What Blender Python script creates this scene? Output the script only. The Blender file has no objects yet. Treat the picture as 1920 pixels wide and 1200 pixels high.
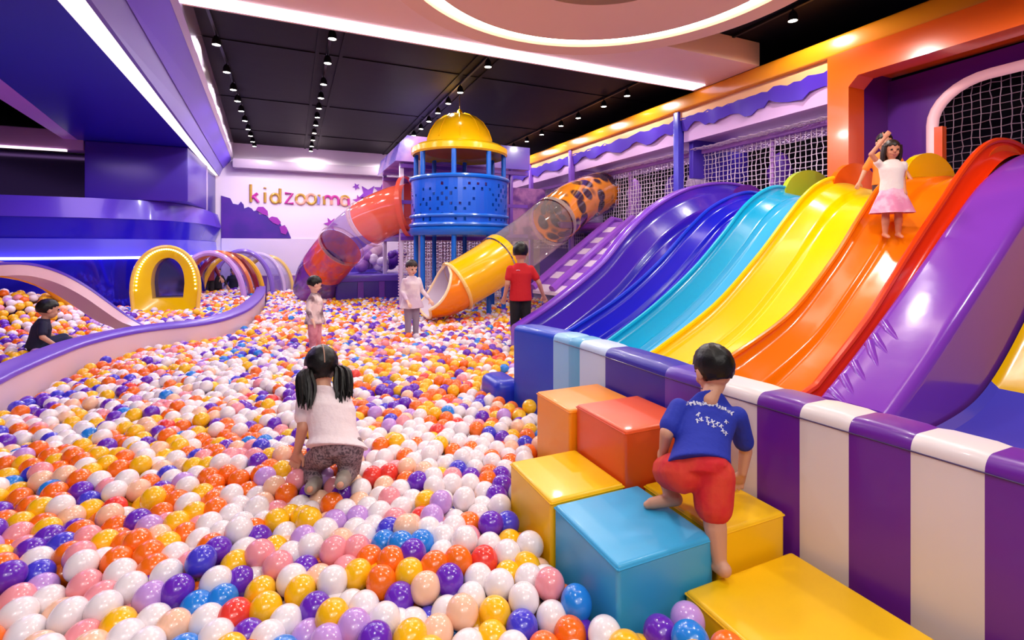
import bpy, bmesh, math, random
import numpy as np
from mathutils import Vector, Matrix
from mathutils.bvhtree import BVHTree
random.seed(7); RNG = np.random.default_rng(7)
PI = math.pi
S = bpy.context.scene
COL = S.collection
def V(*a): return Vector(a)

# ------------------------------------------------------------------ camera
FPX, YAW, HOR, CAMZ = 925.0, math.radians(24.0), 465.0, 1.4
cam = bpy.data.cameras.new('camera'); cam.sensor_fit = 'HORIZONTAL'; cam.sensor_width = 36.0
cam.lens = 36.0*FPX/1920.0; cam.shift_y = (HOR-600.0)/1920.0; cam.clip_start = 0.05
camo = bpy.data.objects.new('camera', cam); COL.objects.link(camo)
camo.location = (0, 0, CAMZ); camo.rotation_euler = (PI/2, 0, -YAW)
S.camera = camo
# ------------------------------------------------------------------ world, lights, exposure
S.view_settings.view_transform = 'Standard'; S.view_settings.look = 'None'
S.view_settings.gamma = 1.0; S.view_settings.use_curve_mapping = False
S.view_settings.exposure = 0.02
world = bpy.data.worlds.new('world'); S.world = world; world.use_nodes = True
bg = world.node_tree.nodes['Background']; bg.inputs[0].default_value = (0.80, 0.72, 0.86, 1); bg.inputs[1].default_value = 0.30
def area(name, loc, size, power, color=(1, 1, 1), rot=(0, 0, 0)):
    l = bpy.data.lights.new(name, 'AREA'); l.shape = 'RECTANGLE'; l.size, l.size_y = size
    l.energy = power; l.color = color
    o = bpy.data.objects.new(name, l); o.location = loc; o.rotation_euler = rot; COL.objects.link(o); return o
TRACKS = [(-0.90, [7.4, 8.5, 9.4, 10.1, 10.8, 11.6, 12.4, 13.1, 13.8, 14.4], 'left'),
          (0.46, [6.6, 7.5, 8.5, 9.3, 10.0, 10.7, 11.4, 12.2, 13.0, 13.8, 14.5], 'middle'),
          (2.60, [6.7, 8.0, 8.7, 9.4, 10.1, 10.8, 11.5, 12.2, 12.9, 13.6, 14.3], 'right'),
          (5.30, [3.9, 5.0, 7.0, 7.7, 8.6, 9.3, 10.2, 11.0, 11.8, 12.8, 13.8], 'far right')]
def spotlight(x, y, power, color=(1.0, 0.94, 0.89), z=4.0):
    l = bpy.data.lights.new('spot_beam', 'SPOT'); l.energy = power; l.color = color; l.spot_size = math.radians(172); l.spot_blend = 0.25; l.shadow_soft_size = 0.07
    o = bpy.data.objects.new('spot_beam', l); o.location = (x, y, z); COL.objects.link(o)
for tx, tys, nm in TRACKS:
    for k, ty in enumerate(tys):
        if k % 2 == 0: spotlight(tx, ty, 62 if tx < 5 else 50, (0.95, 0.86, 1.0) if tx < 0 else (1.0, 0.93, 0.88))
for x, y, p_ in ((-1.0, 3.2, 75), (0.3, 1.2, 80), (1.3, 3.4, 75), (2.9, 1.6, 75), (4.4, 3.4, 70), (4.4, 1.0, 60), (3.4, 6.2, 80), (1.2, 6.4, 60), (-0.6, -1.2, 80), (2.2, -1.2, 80)): spotlight(x, y, p_, z=3.7)  # extra spots off the tracks, added to brighten the hall and dome
area('rear_fill', (0.2, -2.0, 4.0), (4.0, 3.0), 120, (1.0, 0.93, 0.90))  # added fill panel behind the camera, no fitting there
area('net_deck_fill', (7.0, 8.0, 3.15), (0.3, 9), 32, (0.97, 0.82, 1.0))  # added fill for the deck behind the nets, not a deck lamp
area('blue_soffit_fill', (-2.4, 6.5, 3.2), (0.3, 4), 22, (0.35, 0.25, 1.0))  # blue fill added below the soffit, apart from its light strip
area('left_pit_fill', (-3.2, 8.5, 3.1), (1.2, 3), 55, (0.85, 0.62, 1.0))  # violet fill panel added above the small pit
area('mural_fill', (0.6, 13.6, 3.9), (4.0, 0.15), 14, (0.95, 0.80, 1.0), (math.radians(25), 0, 0))  # added wash on the back wall, no fixture of its own

# ------------------------------------------------------------------ pixel -> place (1920x1200)
FW = Vector((math.sin(YAW), math.cos(YAW), 0)); RT = Vector((math.cos(YAW), -math.sin(YAW), 0)); UP = V(0, 0, 1)
CP = V(0, 0, CAMZ)
def at(u, v, d=None, x=None, y=None, z=None):
    r = FW + RT*((u-960)/FPX) + UP*((HOR-v)/FPX)
    t = d if d is not None else (x/r.x if x is not None else (y/r.y if y is not None else (z-CAMZ)/r.z))
    return CP + r*t

# ------------------------------------------------------------------ materials
def lin(c):
    out = []
    for k in c[:3]:
        k = k/255.0; out.append(k/12.92 if k <= 0.04045 else ((k+0.055)/1.055)**2.4)
    return (*out, 1.0)
MATS = {}
def mat(name, rgb, rough=0.4, metal=0.0, coat=0.0, emit=0.0, ecol=None, bump=0.0, bscale=60.0, alpha=1.0, trans=0.0, spec=0.5, sss=0.0, mottled=None, mscale=8.0, sheen=0.0, vor=False):
    if name in MATS: return MATS[name]
    m = bpy.data.materials.new(name); m.use_nodes = True; nt = m.node_tree; b = nt.nodes['Principled BSDF']
    b.inputs['Base Color'].default_value = lin(rgb); b.inputs['Roughness'].default_value = rough
    b.inputs['Metallic'].default_value = metal; b.inputs['Coat Weight'].default_value = coat
    b.inputs['Coat Roughness'].default_value = 0.08; b.inputs['Specular IOR Level'].default_value = spec
    b.inputs['Alpha'].default_value = alpha; b.inputs['Transmission Weight'].default_value = trans
    b.inputs['Sheen Weight'].default_value = sheen
    if emit: b.inputs['Emission Color'].default_value = lin(ecol or rgb); b.inputs['Emission Strength'].default_value = emit
    tc = None
    if bump or mottled is not None:
        tc = nt.nodes.new('ShaderNodeTexCoord')
    if bump:
        n = nt.nodes.new('ShaderNodeTexNoise'); n.inputs['Scale'].default_value = bscale; n.inputs['Detail'].default_value = 3
        bp = nt.nodes.new('ShaderNodeBump'); bp.inputs['Strength'].default_value = bump; bp.inputs['Distance'].default_value = 0.02
        nt.links.new(tc.outputs['Object'], n.inputs['Vector']); nt.links.new(n.outputs['Fac'], bp.inputs['Height'])
        nt.links.new(bp.outputs['Normal'], b.inputs['Normal'])
    if mottled is not None:
        if vor: n = nt.nodes.new('ShaderNodeTexVoronoi'); n.inputs['Scale'].default_value = mscale; n.inputs['Randomness'].default_value = 0.8
        else: n = nt.nodes.new('ShaderNodeTexNoise'); n.inputs['Scale'].default_value = mscale; n.inputs['Detail'].default_value = 4
        cr = nt.nodes.new('ShaderNodeValToRGB'); cr.color_ramp.elements[0].position = 0.44; cr.color_ramp.elements[1].position = 0.60
        cr.color_ramp.elements[0].color = lin(rgb); cr.color_ramp.elements[1].color = lin(mottled)
        nt.links.new(tc.outputs['Object'], n.inputs['Vector']); nt.links.new(n.outputs['Distance' if vor else 'Fac'], cr.inputs['Fac'])
        nt.links.new(cr.outputs['Color'], b.inputs['Base Color'])
    MATS[name] = m; return m
def vinyl(name, rgb): return mat('vinyl_'+name, rgb, rough=0.36, coat=0.15, bump=0.06, bscale=9)
def gloss(name, rgb): return mat('plastic_'+name, rgb, rough=0.2, coat=0.3, bump=0.10, bscale=5, spec=0.4)
def plain(name, rgb, rough=0.5): return mat('paint_'+name, rgb, rough=rough)
def clear(name, rgb, a):
    name = 'clear_'+name
    if name in MATS: return MATS[name]
    m = bpy.data.materials.new(name); m.use_nodes = True; nt = m.node_tree; nt.nodes.clear(); N = nt.nodes.new; L = nt.links.new
    out = N('ShaderNodeOutputMaterial'); tr = N('ShaderNodeBsdfTransparent'); tr.inputs[0].default_value = tuple(0.55+0.45*k for k in lin(rgb)[:3])+(1,)
    pb_ = N('ShaderNodeBsdfPrincipled'); pb_.inputs['Base Color'].default_value = lin(rgb); pb_.inputs['Roughness'].default_value = 0.08; pb_.inputs['Coat Weight'].default_value = 0.6
    lw = N('ShaderNodeLayerWeight'); lw.inputs['Blend'].default_value = 0.35
    ma = N('ShaderNodeMath'); ma.operation = 'MULTIPLY_ADD'; ma.inputs[1].default_value = 0.55; ma.inputs[2].default_value = max(0.0, a*0.55-0.06); pw_ = N('ShaderNodeMath'); pw_.operation = 'POWER'; pw_.inputs[1].default_value = 2.2; ma.use_clamp = True
    mx = N('ShaderNodeMixShader'); L(lw.outputs['Facing'], pw_.inputs[0]); L(pw_.outputs[0], ma.inputs[0]); L(ma.outputs[0], mx.inputs[0]); L(tr.outputs[0], mx.inputs[1]); L(pb_.outputs[0], mx.inputs[2]); L(mx.outputs[0], out.inputs['Surface'])
    MATS[name] = m; return m

# ------------------------------------------------------------------ mesh builder
class MB:
    def __init__(s): s.v = []; s.f = []; s.m = []
    def add(s, vs, fs, mi=0):
        o = len(s.v); s.v += [tuple(q) for q in vs]; s.f += [tuple(i+o for i in q) for q in fs]; s.m += [mi]*len(fs); return s
    def box(s, a, b, mi=0, bev=0.0, seg=2, rotz=0.0, piv=None):
        bm = bmesh.new(); bmesh.ops.create_cube(bm, size=1)
        c = [(a[i]+b[i])/2 for i in range(3)]; d = [abs(b[i]-a[i]) for i in range(3)]
        for q in bm.verts: q.co = Vector((c[0]+q.co.x*d[0], c[1]+q.co.y*d[1], c[2]+q.co.z*d[2]))
        if bev: bmesh.ops.bevel(bm, geom=bm.edges[:], offset=bev, segments=seg, profile=0.6, affect='EDGES')
        if rotz:
            p = Vector(piv or c); R = Matrix.Rotation(rotz, 3, 'Z')
            for q in bm.verts: q.co = p + R @ (q.co-p)
        bm.verts.index_update(); s.add([q.co[:] for q in bm.verts], [[q.index for q in f.verts] for f in bm.faces], mi); bm.free(); return s
    def loft(s, rings, mi=0, closed=True, caps=True):
        n = len(rings[0]); vs = [p for r in rings for p in r]; fs = []
        for i in range(len(rings)-1):
            for j in range(n if closed else n-1):
                k = (j+1) % n; fs.append((i*n+j, i*n+k, (i+1)*n+k, (i+1)*n+j))
        if caps and closed: fs.append(tuple(range(n-1, -1, -1))); fs.append(tuple((len(rings)-1)*n+j for j in range(n)))
        return s.add(vs, fs, mi)
    def lathe(s, c, prof, n=48, mi=0, caps=False, a0=0.0, a1=2*PI):
        full = abs(a1-a0-2*PI) < 1e-6; k = n if full else n+1
        rings = [[(c[0]+r*math.cos(a0+(a1-a0)*j/n), c[1]+r*math.sin(a0+(a1-a0)*j/n), c[2]+z) for j in range(k)] for r, z in prof]
        return s.loft(rings, mi, full, caps)
    def tube(s, pts, r, n=10, mi=0, caps=True, squash=1.0):
        pts = [Vector(p) for p in pts]; rs = r if isinstance(r, (list, tuple)) else [r]*len(pts); rings = []; prev = None
        for i, p in enumerate(pts):
            t = (pts[min(i+1, len(pts)-1)]-pts[max(i-1, 0)]).normalized()
            if prev is None:
                a = t.cross(UP); a = t.cross(V(1, 0, 0)) if a.length < 1e-3 else a; a.normalize()
            else: a = prev - t*prev.dot(t); a.normalize()
            prev = a; b = a.cross(t)
            rings.append([p + a*(rs[i]*math.cos(2*PI*j/n)) + b*(rs[i]*squash*math.sin(2*PI*j/n)) for j in range(n)])
        return s.loft(rings, mi, True, caps)
    def ball(s, c, r, ax=None, nu=14, nv=9, mi=0):
        rx, ry, rz = (r, r, r) if not isinstance(r, (tuple, list)) else r
        A = ax or (V(1, 0, 0), V(0, 1, 0), UP); c = Vector(c)
        vs = [c+A[2]*rz]; fs = []
        for i in range(1, nv):
            th = PI*i/nv
            for j in range(nu):
                ph = 2*PI*j/nu; vs.append(c + A[0]*(rx*math.sin(th)*math.cos(ph)) + A[1]*(ry*math.sin(th)*math.sin(ph)) + A[2]*(rz*math.cos(th)))
        vs.append(c-A[2]*rz)
        for j in range(nu): fs.append((0, 1+j, 1+(j+1) % nu))
        for i in range(nv-2):
            for j in range(nu):
                a = 1+i*nu+j; b = 1+i*nu+(j+1) % nu; fs.append((a, a+nu, b+nu, b))
        L = len(vs)-1; o = 1+(nv-2)*nu
        for j in range(nu): fs.append((L, o+(j+1) % nu, o+j))
        return s.add(vs, fs, mi)
    def prism(s, poly, p0, ex, ey, dep, mi=0):
        """extrude a 2-D polygon: points p0 + a*ex + b*ey, thickness vector dep"""
        p0, ex, ey, dep = Vector(p0), Vector(ex), Vector(ey), Vector(dep); n = len(poly)
        A = [p0+ex*a+ey*b for a, b in poly]
        vs = A+[q+dep for q in A]; fs = [tuple(range(n)), tuple(range(2*n-1, n-1, -1))]
        fs += [(i, i+n, (i+1) % n+n, (i+1) % n) for i in range(n)]
        return s.add(vs, fs, mi)
    def mesh(s, name, mats, smooth=True, angle=40):
        me = bpy.data.meshes.new(name); me.from_pydata(s.v, [], s.f)
        for m in (mats if isinstance(mats, (list, tuple)) else [mats]): me.materials.append(m)
        me.polygons.foreach_set('material_index', s.m)
        bm = bmesh.new(); bm.from_mesh(me); bmesh.ops.recalc_face_normals(bm, faces=bm.faces[:])
        if smooth:
            ca = math.radians(angle)
            for e in bm.edges: e.smooth = not (len(e.link_faces) == 2 and e.calc_face_angle(0) > ca)
            for f in bm.faces: f.smooth = True
        bm.to_mesh(me); bm.free(); me.update(); return me
    def build(s, name, mats, parent=None, smooth=True, angle=40):
        return link(name, s.mesh(name, mats, smooth, angle), parent)
def link(name, me, parent=None):
    o = bpy.data.objects.new(name, me); COL.objects.link(o)
    if parent is not None: adopt(o, parent)
    return o
def world_of(o):
    m = o.matrix_basis.copy()
    return m if o.parent is None else world_of(o.parent) @ o.matrix_parent_inverse @ m
def adopt(o, parent): o.parent = parent; o.matrix_parent_inverse = world_of(parent).inverted()
def tag(o, label, cat, group=None, kind=None):
    o['label'] = label; o['category'] = cat
    if group: o['group'] = group
    if kind: o['kind'] = kind
    return o
def thing(name, label, cat, loc, group=None):
    o = bpy.data.objects.new(name, None); o.location = loc; o.empty_display_size = 0.1; COL.objects.link(o); return tag(o, label, cat, group)
def struct(o, label=None, cat=None):
    o['kind'] = 'structure'
    if label: o['label'] = label; o['category'] = cat
    return o
def dup(root, loc, label):
    r = root.copy(); COL.objects.link(r); r.location = loc; r['label'] = label
    for ch in list(root.children):
        c = ch.copy(); COL.objects.link(c); c.parent = r; c.matrix_parent_inverse = ch.matrix_parent_inverse
        for g in ch.children:
            d = g.copy(); COL.objects.link(d); d.parent = c; d.matrix_parent_inverse = g.matrix_parent_inverse
    return r
ORD = ['nearest', 'second', 'third', 'fourth', 'fifth', 'sixth', 'seventh', 'eighth', 'ninth', 'tenth', 'eleventh', 'twelfth', 'thirteenth', 'fourteenth', 'fifteenth', 'sixteenth', 'seventeenth', 'eighteenth', 'nineteenth', 'twentieth']

# ================================================================== SETTING
BACKY, CEIL = 15.0, 4.2
def slab(name, a, b, m, label, cat): return struct(MB().box(a, b).build(name, m, smooth=False), label, cat)
slab('floor', (-9, -6, -0.1), (10, 18.2, 0.0), plain('floor', (120, 100, 130), 0.6), 'dark floor under the ball pits', 'floor')
# ceiling: black panels with seams
mc = mat('ceiling_black', (10, 8, 11), rough=0.6, bump=0.35, bscale=1.3, spec=0.18)
cb = MB().box((-9, -6, CEIL), (10, 18.2, CEIL+0.1))
for yy in (-3.0, 0.0, 3.0, 7.6, 10.4, 13.2): cb.box((-9, yy, CEIL-0.012), (10, yy+0.035, CEIL))
for xx in (0.30, 0.62, 2.45, 2.78): cb.box((xx, -6, CEIL-0.02), (xx+0.05, 18.2, CEIL))
struct(cb.build('ceiling', mc, smooth=False), 'black panelled ceiling with narrow seams', 'ceiling')
slab('wall_back', (-9, BACKY, 0), (10, BACKY+0.15, CEIL), mat('wall_white', (232, 216, 232), rough=0.45), 'white back wall behind the tube slide tower', 'wall')
slab('wall_left', (-8.9, 4, 0), (-8.75, BACKY, CEIL), plain('left_dark', (22, 16, 60), 0.4), 'dark wall far left beyond the blue column', 'wall')
slab('wall_right', (9.0, -5, 0), (9.15, BACKY, CEIL), plain('right_dark', (14, 9, 24), 0.6), 'black wall behind the nets', 'wall')
# cornice on back wall
struct(MB().box((-1.42, BACKY-0.34, 3.5), (6.0, BACKY-0.002, 3.74), bev=0.02).build('trim_1', mat('cornice', (176, 156, 176), rough=0.3)), 'pale cornice along the top of the back wall', 'trim')
# mural skirting line
struct(MB().box((-1.7, BACKY-0.05, 0.2), (6, BACKY-0.002, 1.655)).build('trim_2', mat('dado', (222, 206, 232), rough=0.4)), 'raised pale lower panel of the back wall', 'trim')

# ---- left soffit with light strip
blueS = mat('soffit_blue', (26, 6, 170), rough=0.3, spec=0.25)
violet = mat('soffit_violet', (98, 62, 214), rough=0.3)
lav = mat('soffit_lavender', (120, 105, 190), rough=0.35)
led = mat('led_white', (255, 246, 240), emit=1.6, ecol=(255, 240, 228))
def skew(y, x5, x15): return x5+(x15-x5)*(y-5)/10.0
sf = MB()
ys = [0.5, 5, 10, BACKY-0.02]
def strip_y(mb, pts, mi=0):       # pts: [((x5,x15), z)...] polyline in section, swept along Y
    rings = [[(skew(y, a[0], a[1]), y, z) for a, z in pts] for y in ys]
    mb.loft(rings, mi, closed=True, caps=True)
strip_y(sf, [((-2.70, -3.94), 3.3), ((-1.65, -1.87), 3.3), ((-1.65, -1.87), 3.62), ((-2.70, -3.94), 3.62)])
struct(sf.build('ceiling_soffit', blueS, smooth=False), 'deep blue glossy dropped ceiling on the left', 'soffit')
b = MB(); strip_y(b, [((-1.65, -1.87), 3.305), ((-1.45, -1.78), 3.305), ((-1.45, -1.78), 3.36), ((-1.65, -1.87), 3.36)])
tag(b.build('light_strip', led, smooth=False), 'long white light strip along the edge of the blue ceiling', 'light')
b = MB(); strip_y(b, [((-1.45, -1.78), 3.29), ((-1.41, -1.755), 3.29), ((-1.28, -1.66), 3.52), ((-1.28, -1.66), 3.70), ((-1.45, -1.78), 3.70)])
struct(b.build('ceiling_fascia', lav, smooth=False), 'lavender slanted face beside the left light strip', 'trim')
b = MB(); strip_y(b, [((-1.28, -1.66), 3.50), ((-1.03, -1.47), 3.74), ((-1.03, -1.47), 3.80), ((-1.28, -1.66), 3.80)])
struct(b.build('ceiling_cove', violet, smooth=False), 'violet cove beside the black ceiling on the left', 'trim')
b = MB(); strip_y(b, [((-1.03, -1.47), 3.735), ((-0.97, -1.42), 3.775), ((-0.97, -1.42), 4.19), ((-1.03, -1.47), 4.19)])
struct(b.build('ceiling_edge', mat('steel_trim', (205, 190, 200), rough=0.25, metal=0.5), smooth=False), 'pale metal edge of the violet cove', 'trim')
b = MB(); strip_y(b, [((-3.10, -4.02), 3.305), ((-2.70, -3.945), 3.298), ((-2.70, -3.945), 3.5), ((-3.10, -4.02), 3.5)])
struct(b.build('ceiling_lip', mat('lip', (176, 110, 226), rough=0.4), smooth=False), 'purple lip on the outer side of the blue ceiling', 'trim')
# far left cross beam with a light line
tag(MB().box((-7.5, 11.02, 3.12), (-3.36, 11.4, 3.46), bev=0.04).build('cross_beam', plain('lilac_beam', (170, 120, 190), 0.4)), 'lilac cross beam beyond the blue column', 'beam', kind='structure')
tag(MB().box((-7.5, 11.0, 3.085), (-3.6, 11.06, 3.119)).build('light_strip', led, smooth=False), 'thin white light line under the lilac cross beam', 'light')

# ---- blue column and curved mezzanine front
slab('wall_dark_mirror', (-8.6, 11.5, 2.28), (-3.36, 11.55, 3.12), mat('dark_mirror', (70, 50, 100), rough=0.12, metal=0.8), 'dark mirrored wall panel left of the blue column', 'wall')
struct(MB().box((-3.35, 11.0, 2.275), (-1.80, 13.2, 3.3), bev=0.03).build('column_blue', mat('column', (62, 30, 160), rough=0.3)), 'wide blue column under the dropped ceiling', 'column')
struct(MB().box((-2.02, 13.2, 2.275), (-1.80, 13.38, 3.3)).build('column_white', mat('column_w', (170, 150, 190), rough=0.3)), 'narrow pale post behind the blue column', 'column')
struct(MB().box((-3.4, 13.4, 2.275), (-1.84, 14.95, 3.3)).build('column_rear', mat('column_r', (36, 20, 130), rough=0.3)), 'dark blue column next to the back wall', 'column')
def bandpath(off=0.0):
    p = [(-8.6, 10.75+off*-1), (-4.2, 10.75-off), (-3.2, 10.8-off), (-2.5, 11.0-off), (-2.1, 11.4-off*.7), (-1.9+off*.4, 12.0), (-1.82+off, 13.0), (-1.80+off, 14.93)]
    return p
def bandwall(name, zs, m, off0, off1, label):
    mb = MB(); r = []
    P0, P1 = bandpath(off0), bandpath(off1)
    Pb = [(-8.6, 12.4), (-4.3, 12.4), (-3.4, 12.4), (-3.0, 12.6), (-2.7, 12.8), (-2.6, 13.0), (-2.5, 13.6), (-2.5, 14.93)]
    for q0, q1, qb in zip(P0, P1, Pb): r.append([(q0[0], q0[1], zs[0]), (q1[0], q1[1], zs[1]), (qb[0], qb[1], zs[1]), (qb[0], qb[1], zs[0])])
    mb.loft(r); o = mb.build(name, m, angle=50); return struct(o, label, 'wall')
bandwall('wall_band_top', (1.92, 2.27), mat('band_lilac', (92, 62, 205), rough=0.25, coat=0.3), 0.10, 0.02, 'lilac curved band along the left mezzanine front')
bandwall('wall_band_blue', (1.56, 1.92), mat('band_blue', (22, 8, 190), rough=0.25, coat=0.3), -0.05, 0.08, 'deep blue curved band under the lilac band')
bandwall('wall_band_pale', (1.24, 1.56), mat('band_pale', (88, 80, 220), rough=0.25, coat=0.3), 0.0, -0.02, 'pale blue curved band above the light line')
mirror = mat('blue_mirror', (36, 26, 200), rough=0.06, metal=0.55)
bandwall('wall_mirror', (0.0, 1.21), mirror, 0.02, 0.02, 'deep blue mirror wall under the light line')
b = MB(); b.tube([(x, y-0.02, 1.225) for x, y in bandpath(0.05)], 0.022, 8)
tag(b.build('light_strip', mat('led_blue', (150, 160, 255), emit=7.0, ecol=(165, 175, 255))), 'bluish white light line along the top of the mirror wall', 'light')

# ---- white bulkhead and round ceiling feature
peach = mat('peach', (250, 206, 164), rough=0.45)
struct(MB().box((-1.4, 4.75, 3.87), (5.8, 5.95, 4.19), bev=0.015).build('ceiling_bulkhead', mat('bulk', (250, 212, 180), rough=0.45)), 'pale bulkhead crossing the black ceiling', 'bulkhead')
tag(MB().box((-1.1, 5.62, 3.855), (5.7, 5.87, 3.869)).build('light_strip', mat('led_violet', (238, 228, 255), emit=3.6, ecol=(232, 218, 255)), smooth=False), 'violet white light strip along the bulkhead underside', 'light')
b = MB(); b.lathe((2.4, 3.35, 0), [(0.92, 4.19), (0.92, 3.84), (1.66, 3.80), (1.69, 3.86), (1.80, 3.86), (1.83, 3.79), (2.02, 3.77), (2.06, 3.80), (2.06, 4.19)], 96)
struct(b.build('ceiling_ring', peach, angle=30), 'round peach ring hanging below the black ceiling', 'ceiling')
tag(MB().lathe((2.4, 3.35, 0), [(1.67, 3.83), (1.72, 3.815), (1.80, 3.815), (1.82, 3.83)], 96).build('light_ring', mat('led_warm', (255, 240, 225), emit=8.0, ecol=(255, 236, 220))), 'curved white light line set in the peach ceiling ring', 'light')

# ---- spotlights on tracks
spot_mat = mat('spot_lens', (255, 250, 240), emit=45.0, ecol=(255, 244, 230)); black = plain('spot_black', (16, 15, 17), 0.4)
p = thing('track_spotlight', 'x', 'spotlight', (0, 0, 4.1), 'spotlights on the ceiling tracks')
MB().lathe((0, 0, 0), [(0.0, 4.14), (0.03, 4.14), (0.048, 4.10), (0.055, 4.03), (0.05, 4.03), (0.045, 4.05), (0.0, 4.05)], 14).build('housing', black, p)
MB().lathe((0, 0, 0), [(0.0, 4.036), (0.047, 4.036)], 14).build('lens', spot_mat, p)
MB().tube([(0, 0, 4.13), (0, 0, 4.175)], 0.012, 6).build('stem', black, p)
first = True
for tx, tys, nm in TRACKS:
    tag(MB().box((tx-0.018, 2.2 if tx > 3 else 6.1, 4.165), (tx+0.018, 14.8, 4.199)).build('ceiling_track', black, smooth=False), 'black %s track under the ceiling carrying a row of spotlights' % nm, 'track')
    for i, ty in enumerate(tys):
        lab = '%s spotlight from the camera on the %s ceiling track' % (ORD[i] if i else 'closest', nm)
        if first: p.location = (tx, ty, 4.1); p['label'] = lab; first = False
        else: dup(p, (tx, ty, 4.1), lab)

# ---- mural reliefs and letters on the back wall
def wallpt(u, v): return at(u, v, y=BACKY)
hp = [(415, 447), (415, 367), (432, 372), (437, 382), (447, 384), (452, 378), (457, 384), (458, 391), (466, 388), (472, 391), (476, 396), (484, 394), (486, 402), (497, 402), (503, 407), (505, 412), (515, 409), (524, 414), (528, 424), (537, 426), (541, 435), (546, 447)]
def relief(pts, name, m, label, cat, th=0.03, yy=0.0):
    P = [wallpt(*q) for q in pts]
    return tag(MB().prism([(q.x, q.z) for q in P], (0, BACKY-0.003-yy, 0), (1, 0, 0), (0, 0, 1), (0, -th, 0)).build(name, m, smooth=False), label, cat)
relief(hp, 'mural_hedge', mat('mural_purple', (80, 16, 150), rough=0.5, mottled=(62, 14, 140), mscale=1.2), 'dark purple leafy hedge shape on the lower left of the white back wall', 'mural')
for k, (pts, nm) in enumerate((([(480, 394), (484, 388), (494, 388), (502, 396), (503, 405), (493, 402)], 'magenta leaf at the crest of the purple wall hedge'), ([(503, 410), (510, 406), (520, 408), (527, 417), (522, 422), (512, 418)], 'magenta leaf lower down the purple wall hedge'), ([(524, 425), (534, 422), (540, 432), (536, 440), (527, 437)], 'magenta leaf near the right tip of the purple wall hedge'))):
    relief(pts, 'mural_leaf', mat('mural_magenta', (150, 30, 165), rough=0.5), nm, 'mural', 0.02, 0.03)
relief([(548, 528), (546, 514), (560, 512), (566, 497), (574, 488), (580, 470), (596, 462), (600, 447), (625, 430), (650, 447), (690, 440), (720, 460), (720, 528)], 'mural_hedge', mat('mural_indigo', (60, 36, 170), rough=0.5), 'indigo bush shape low on the back wall behind the orange tube', 'mural', 0.06)
def star(cx, cy, r, n=5, a0=0.3): return [(cx+(r if k % 2 == 0 else r*0.45)*math.cos(a0+PI*k/n), cy+(r if k % 2 == 0 else r*0.45)*math.sin(a0+PI*k/n)) for k in range(2*n)]
fl = [((690, 365), 20, 'large purple flower shape on the wall left of the tower'), ((673, 377), 12, 'small magenta flower shape above the clear tube section'), ((717, 358), 17, 'violet flower shape second from the tower on the back wall'), ((737, 362), 16, 'violet flower shape close beside the tower post'), ((668, 350), 7, 'tiny lilac flower dot high on the back wall'), ((620, 420), 13, 'purple leaf cluster peeping over the orange tube')]
for k, (c, r, lab) in enumerate(fl): relief(star(c[0], c[1], r, 5+k % 2, 0.3+k), 'mural_flower', mat('mural_fl%d' % (k % 2), ((128, 40, 178), (160, 50, 175))[k % 2], rough=0.5), lab, 'mural')
gold = mat('sign_gold', (196, 150, 62), rough=0.3, metal=0.3); mag = mat('sign_magenta', (190, 50, 150), rough=0.35); lil = mat('sign_lilac', (150, 130, 215), rough=0.35); pea = mat('sign_peach', (226, 160, 140), rough=0.35)
sign = thing('wall_sign', 'gold and magenta kidzooima lettering on the white back wall', 'sign', wallpt(466, 380))
b0 = wallpt(467, 380)
sx = (wallpt(655, 380).x-b0.x)/188.0
def stroke(mb, pts, w, mi=0):
    P = [(b0.x+(x-467)*sx, BACKY-0.03, b0.z+(380-y)*0.0153) for x, y in pts]
    mb.tube(P, w, 8, mi, squash=1.0)
def arc(cx, cy, rx, ry, a0, a1, n=18): return [(cx+rx*math.cos(math.radians(a0+(a1-a0)*i/n)), cy-ry*math.sin(math.radians(a0+(a1-a0)*i/n))) for i in range(n+1)]
W_ = 0.037
def letter(strokes):
    mb = MB()
    for pts, mi in strokes: stroke(mb, pts, W_, mi)
    mb.build('letter', [gold, mag, lil, pea], sign)
letter([([(470, 348), (470, 379)], 0), ([(482, 363), (472, 371)], 1), ([(475, 369), (484, 379)], 1)])
letter([([(495, 361), (495, 379)], 0), ([(495, 352), (495, 354)], 0)])
letter([(arc(513, 371, 7.5, 8, 0, 360), 0), ([(522, 353), (522, 379)], 0)])
letter([([(531, 361), (545, 361), (532, 379), (547, 379)], 1)])
letter([(arc(560, 371, 8.5, 8.5, 0, 200), 0), (arc(560, 371, 8.5, 8.5, 200, 360), 3)])
letter([(arc(580, 370, 8.5, 9, 40, 220), 3), (arc(580, 370, 8.5, 9, 220, 400), 0)])
letter([([(595, 364), (594, 379)], 2), ([(595, 361), (595, 366)], 0)])
letter([([(605, 379), (605, 364)], 0), (arc(612, 370, 7, 7, 180, 0, 10), 1), ([(619, 370), (619, 379)], 3), (arc(626, 370, 7, 7, 180, 0, 10), 1), ([(633, 370), (633, 379)], 1)])
letter([(arc(645, 372, 6.5, 7.5, 40, 320), 3), ([(653, 366), (654, 380)], 1), (arc(646, 369, 8, 7, 150, 20, 8), 0)])

# ================================================================== BALL PIT
DIV = [at(*q, z=0.5) for q in ((-60, 735), (0, 708), (32, 692), (107, 660), (172, 637), (270, 616), (390, 602), (448, 586), (478, 569), (495, 549), (497, 536))]
DIV = [V(-2.1, -0.9, 0.5), V(-1.95, 0.6, 0.5), V(-1.80, 1.9, 0.5)] + DIV

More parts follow.
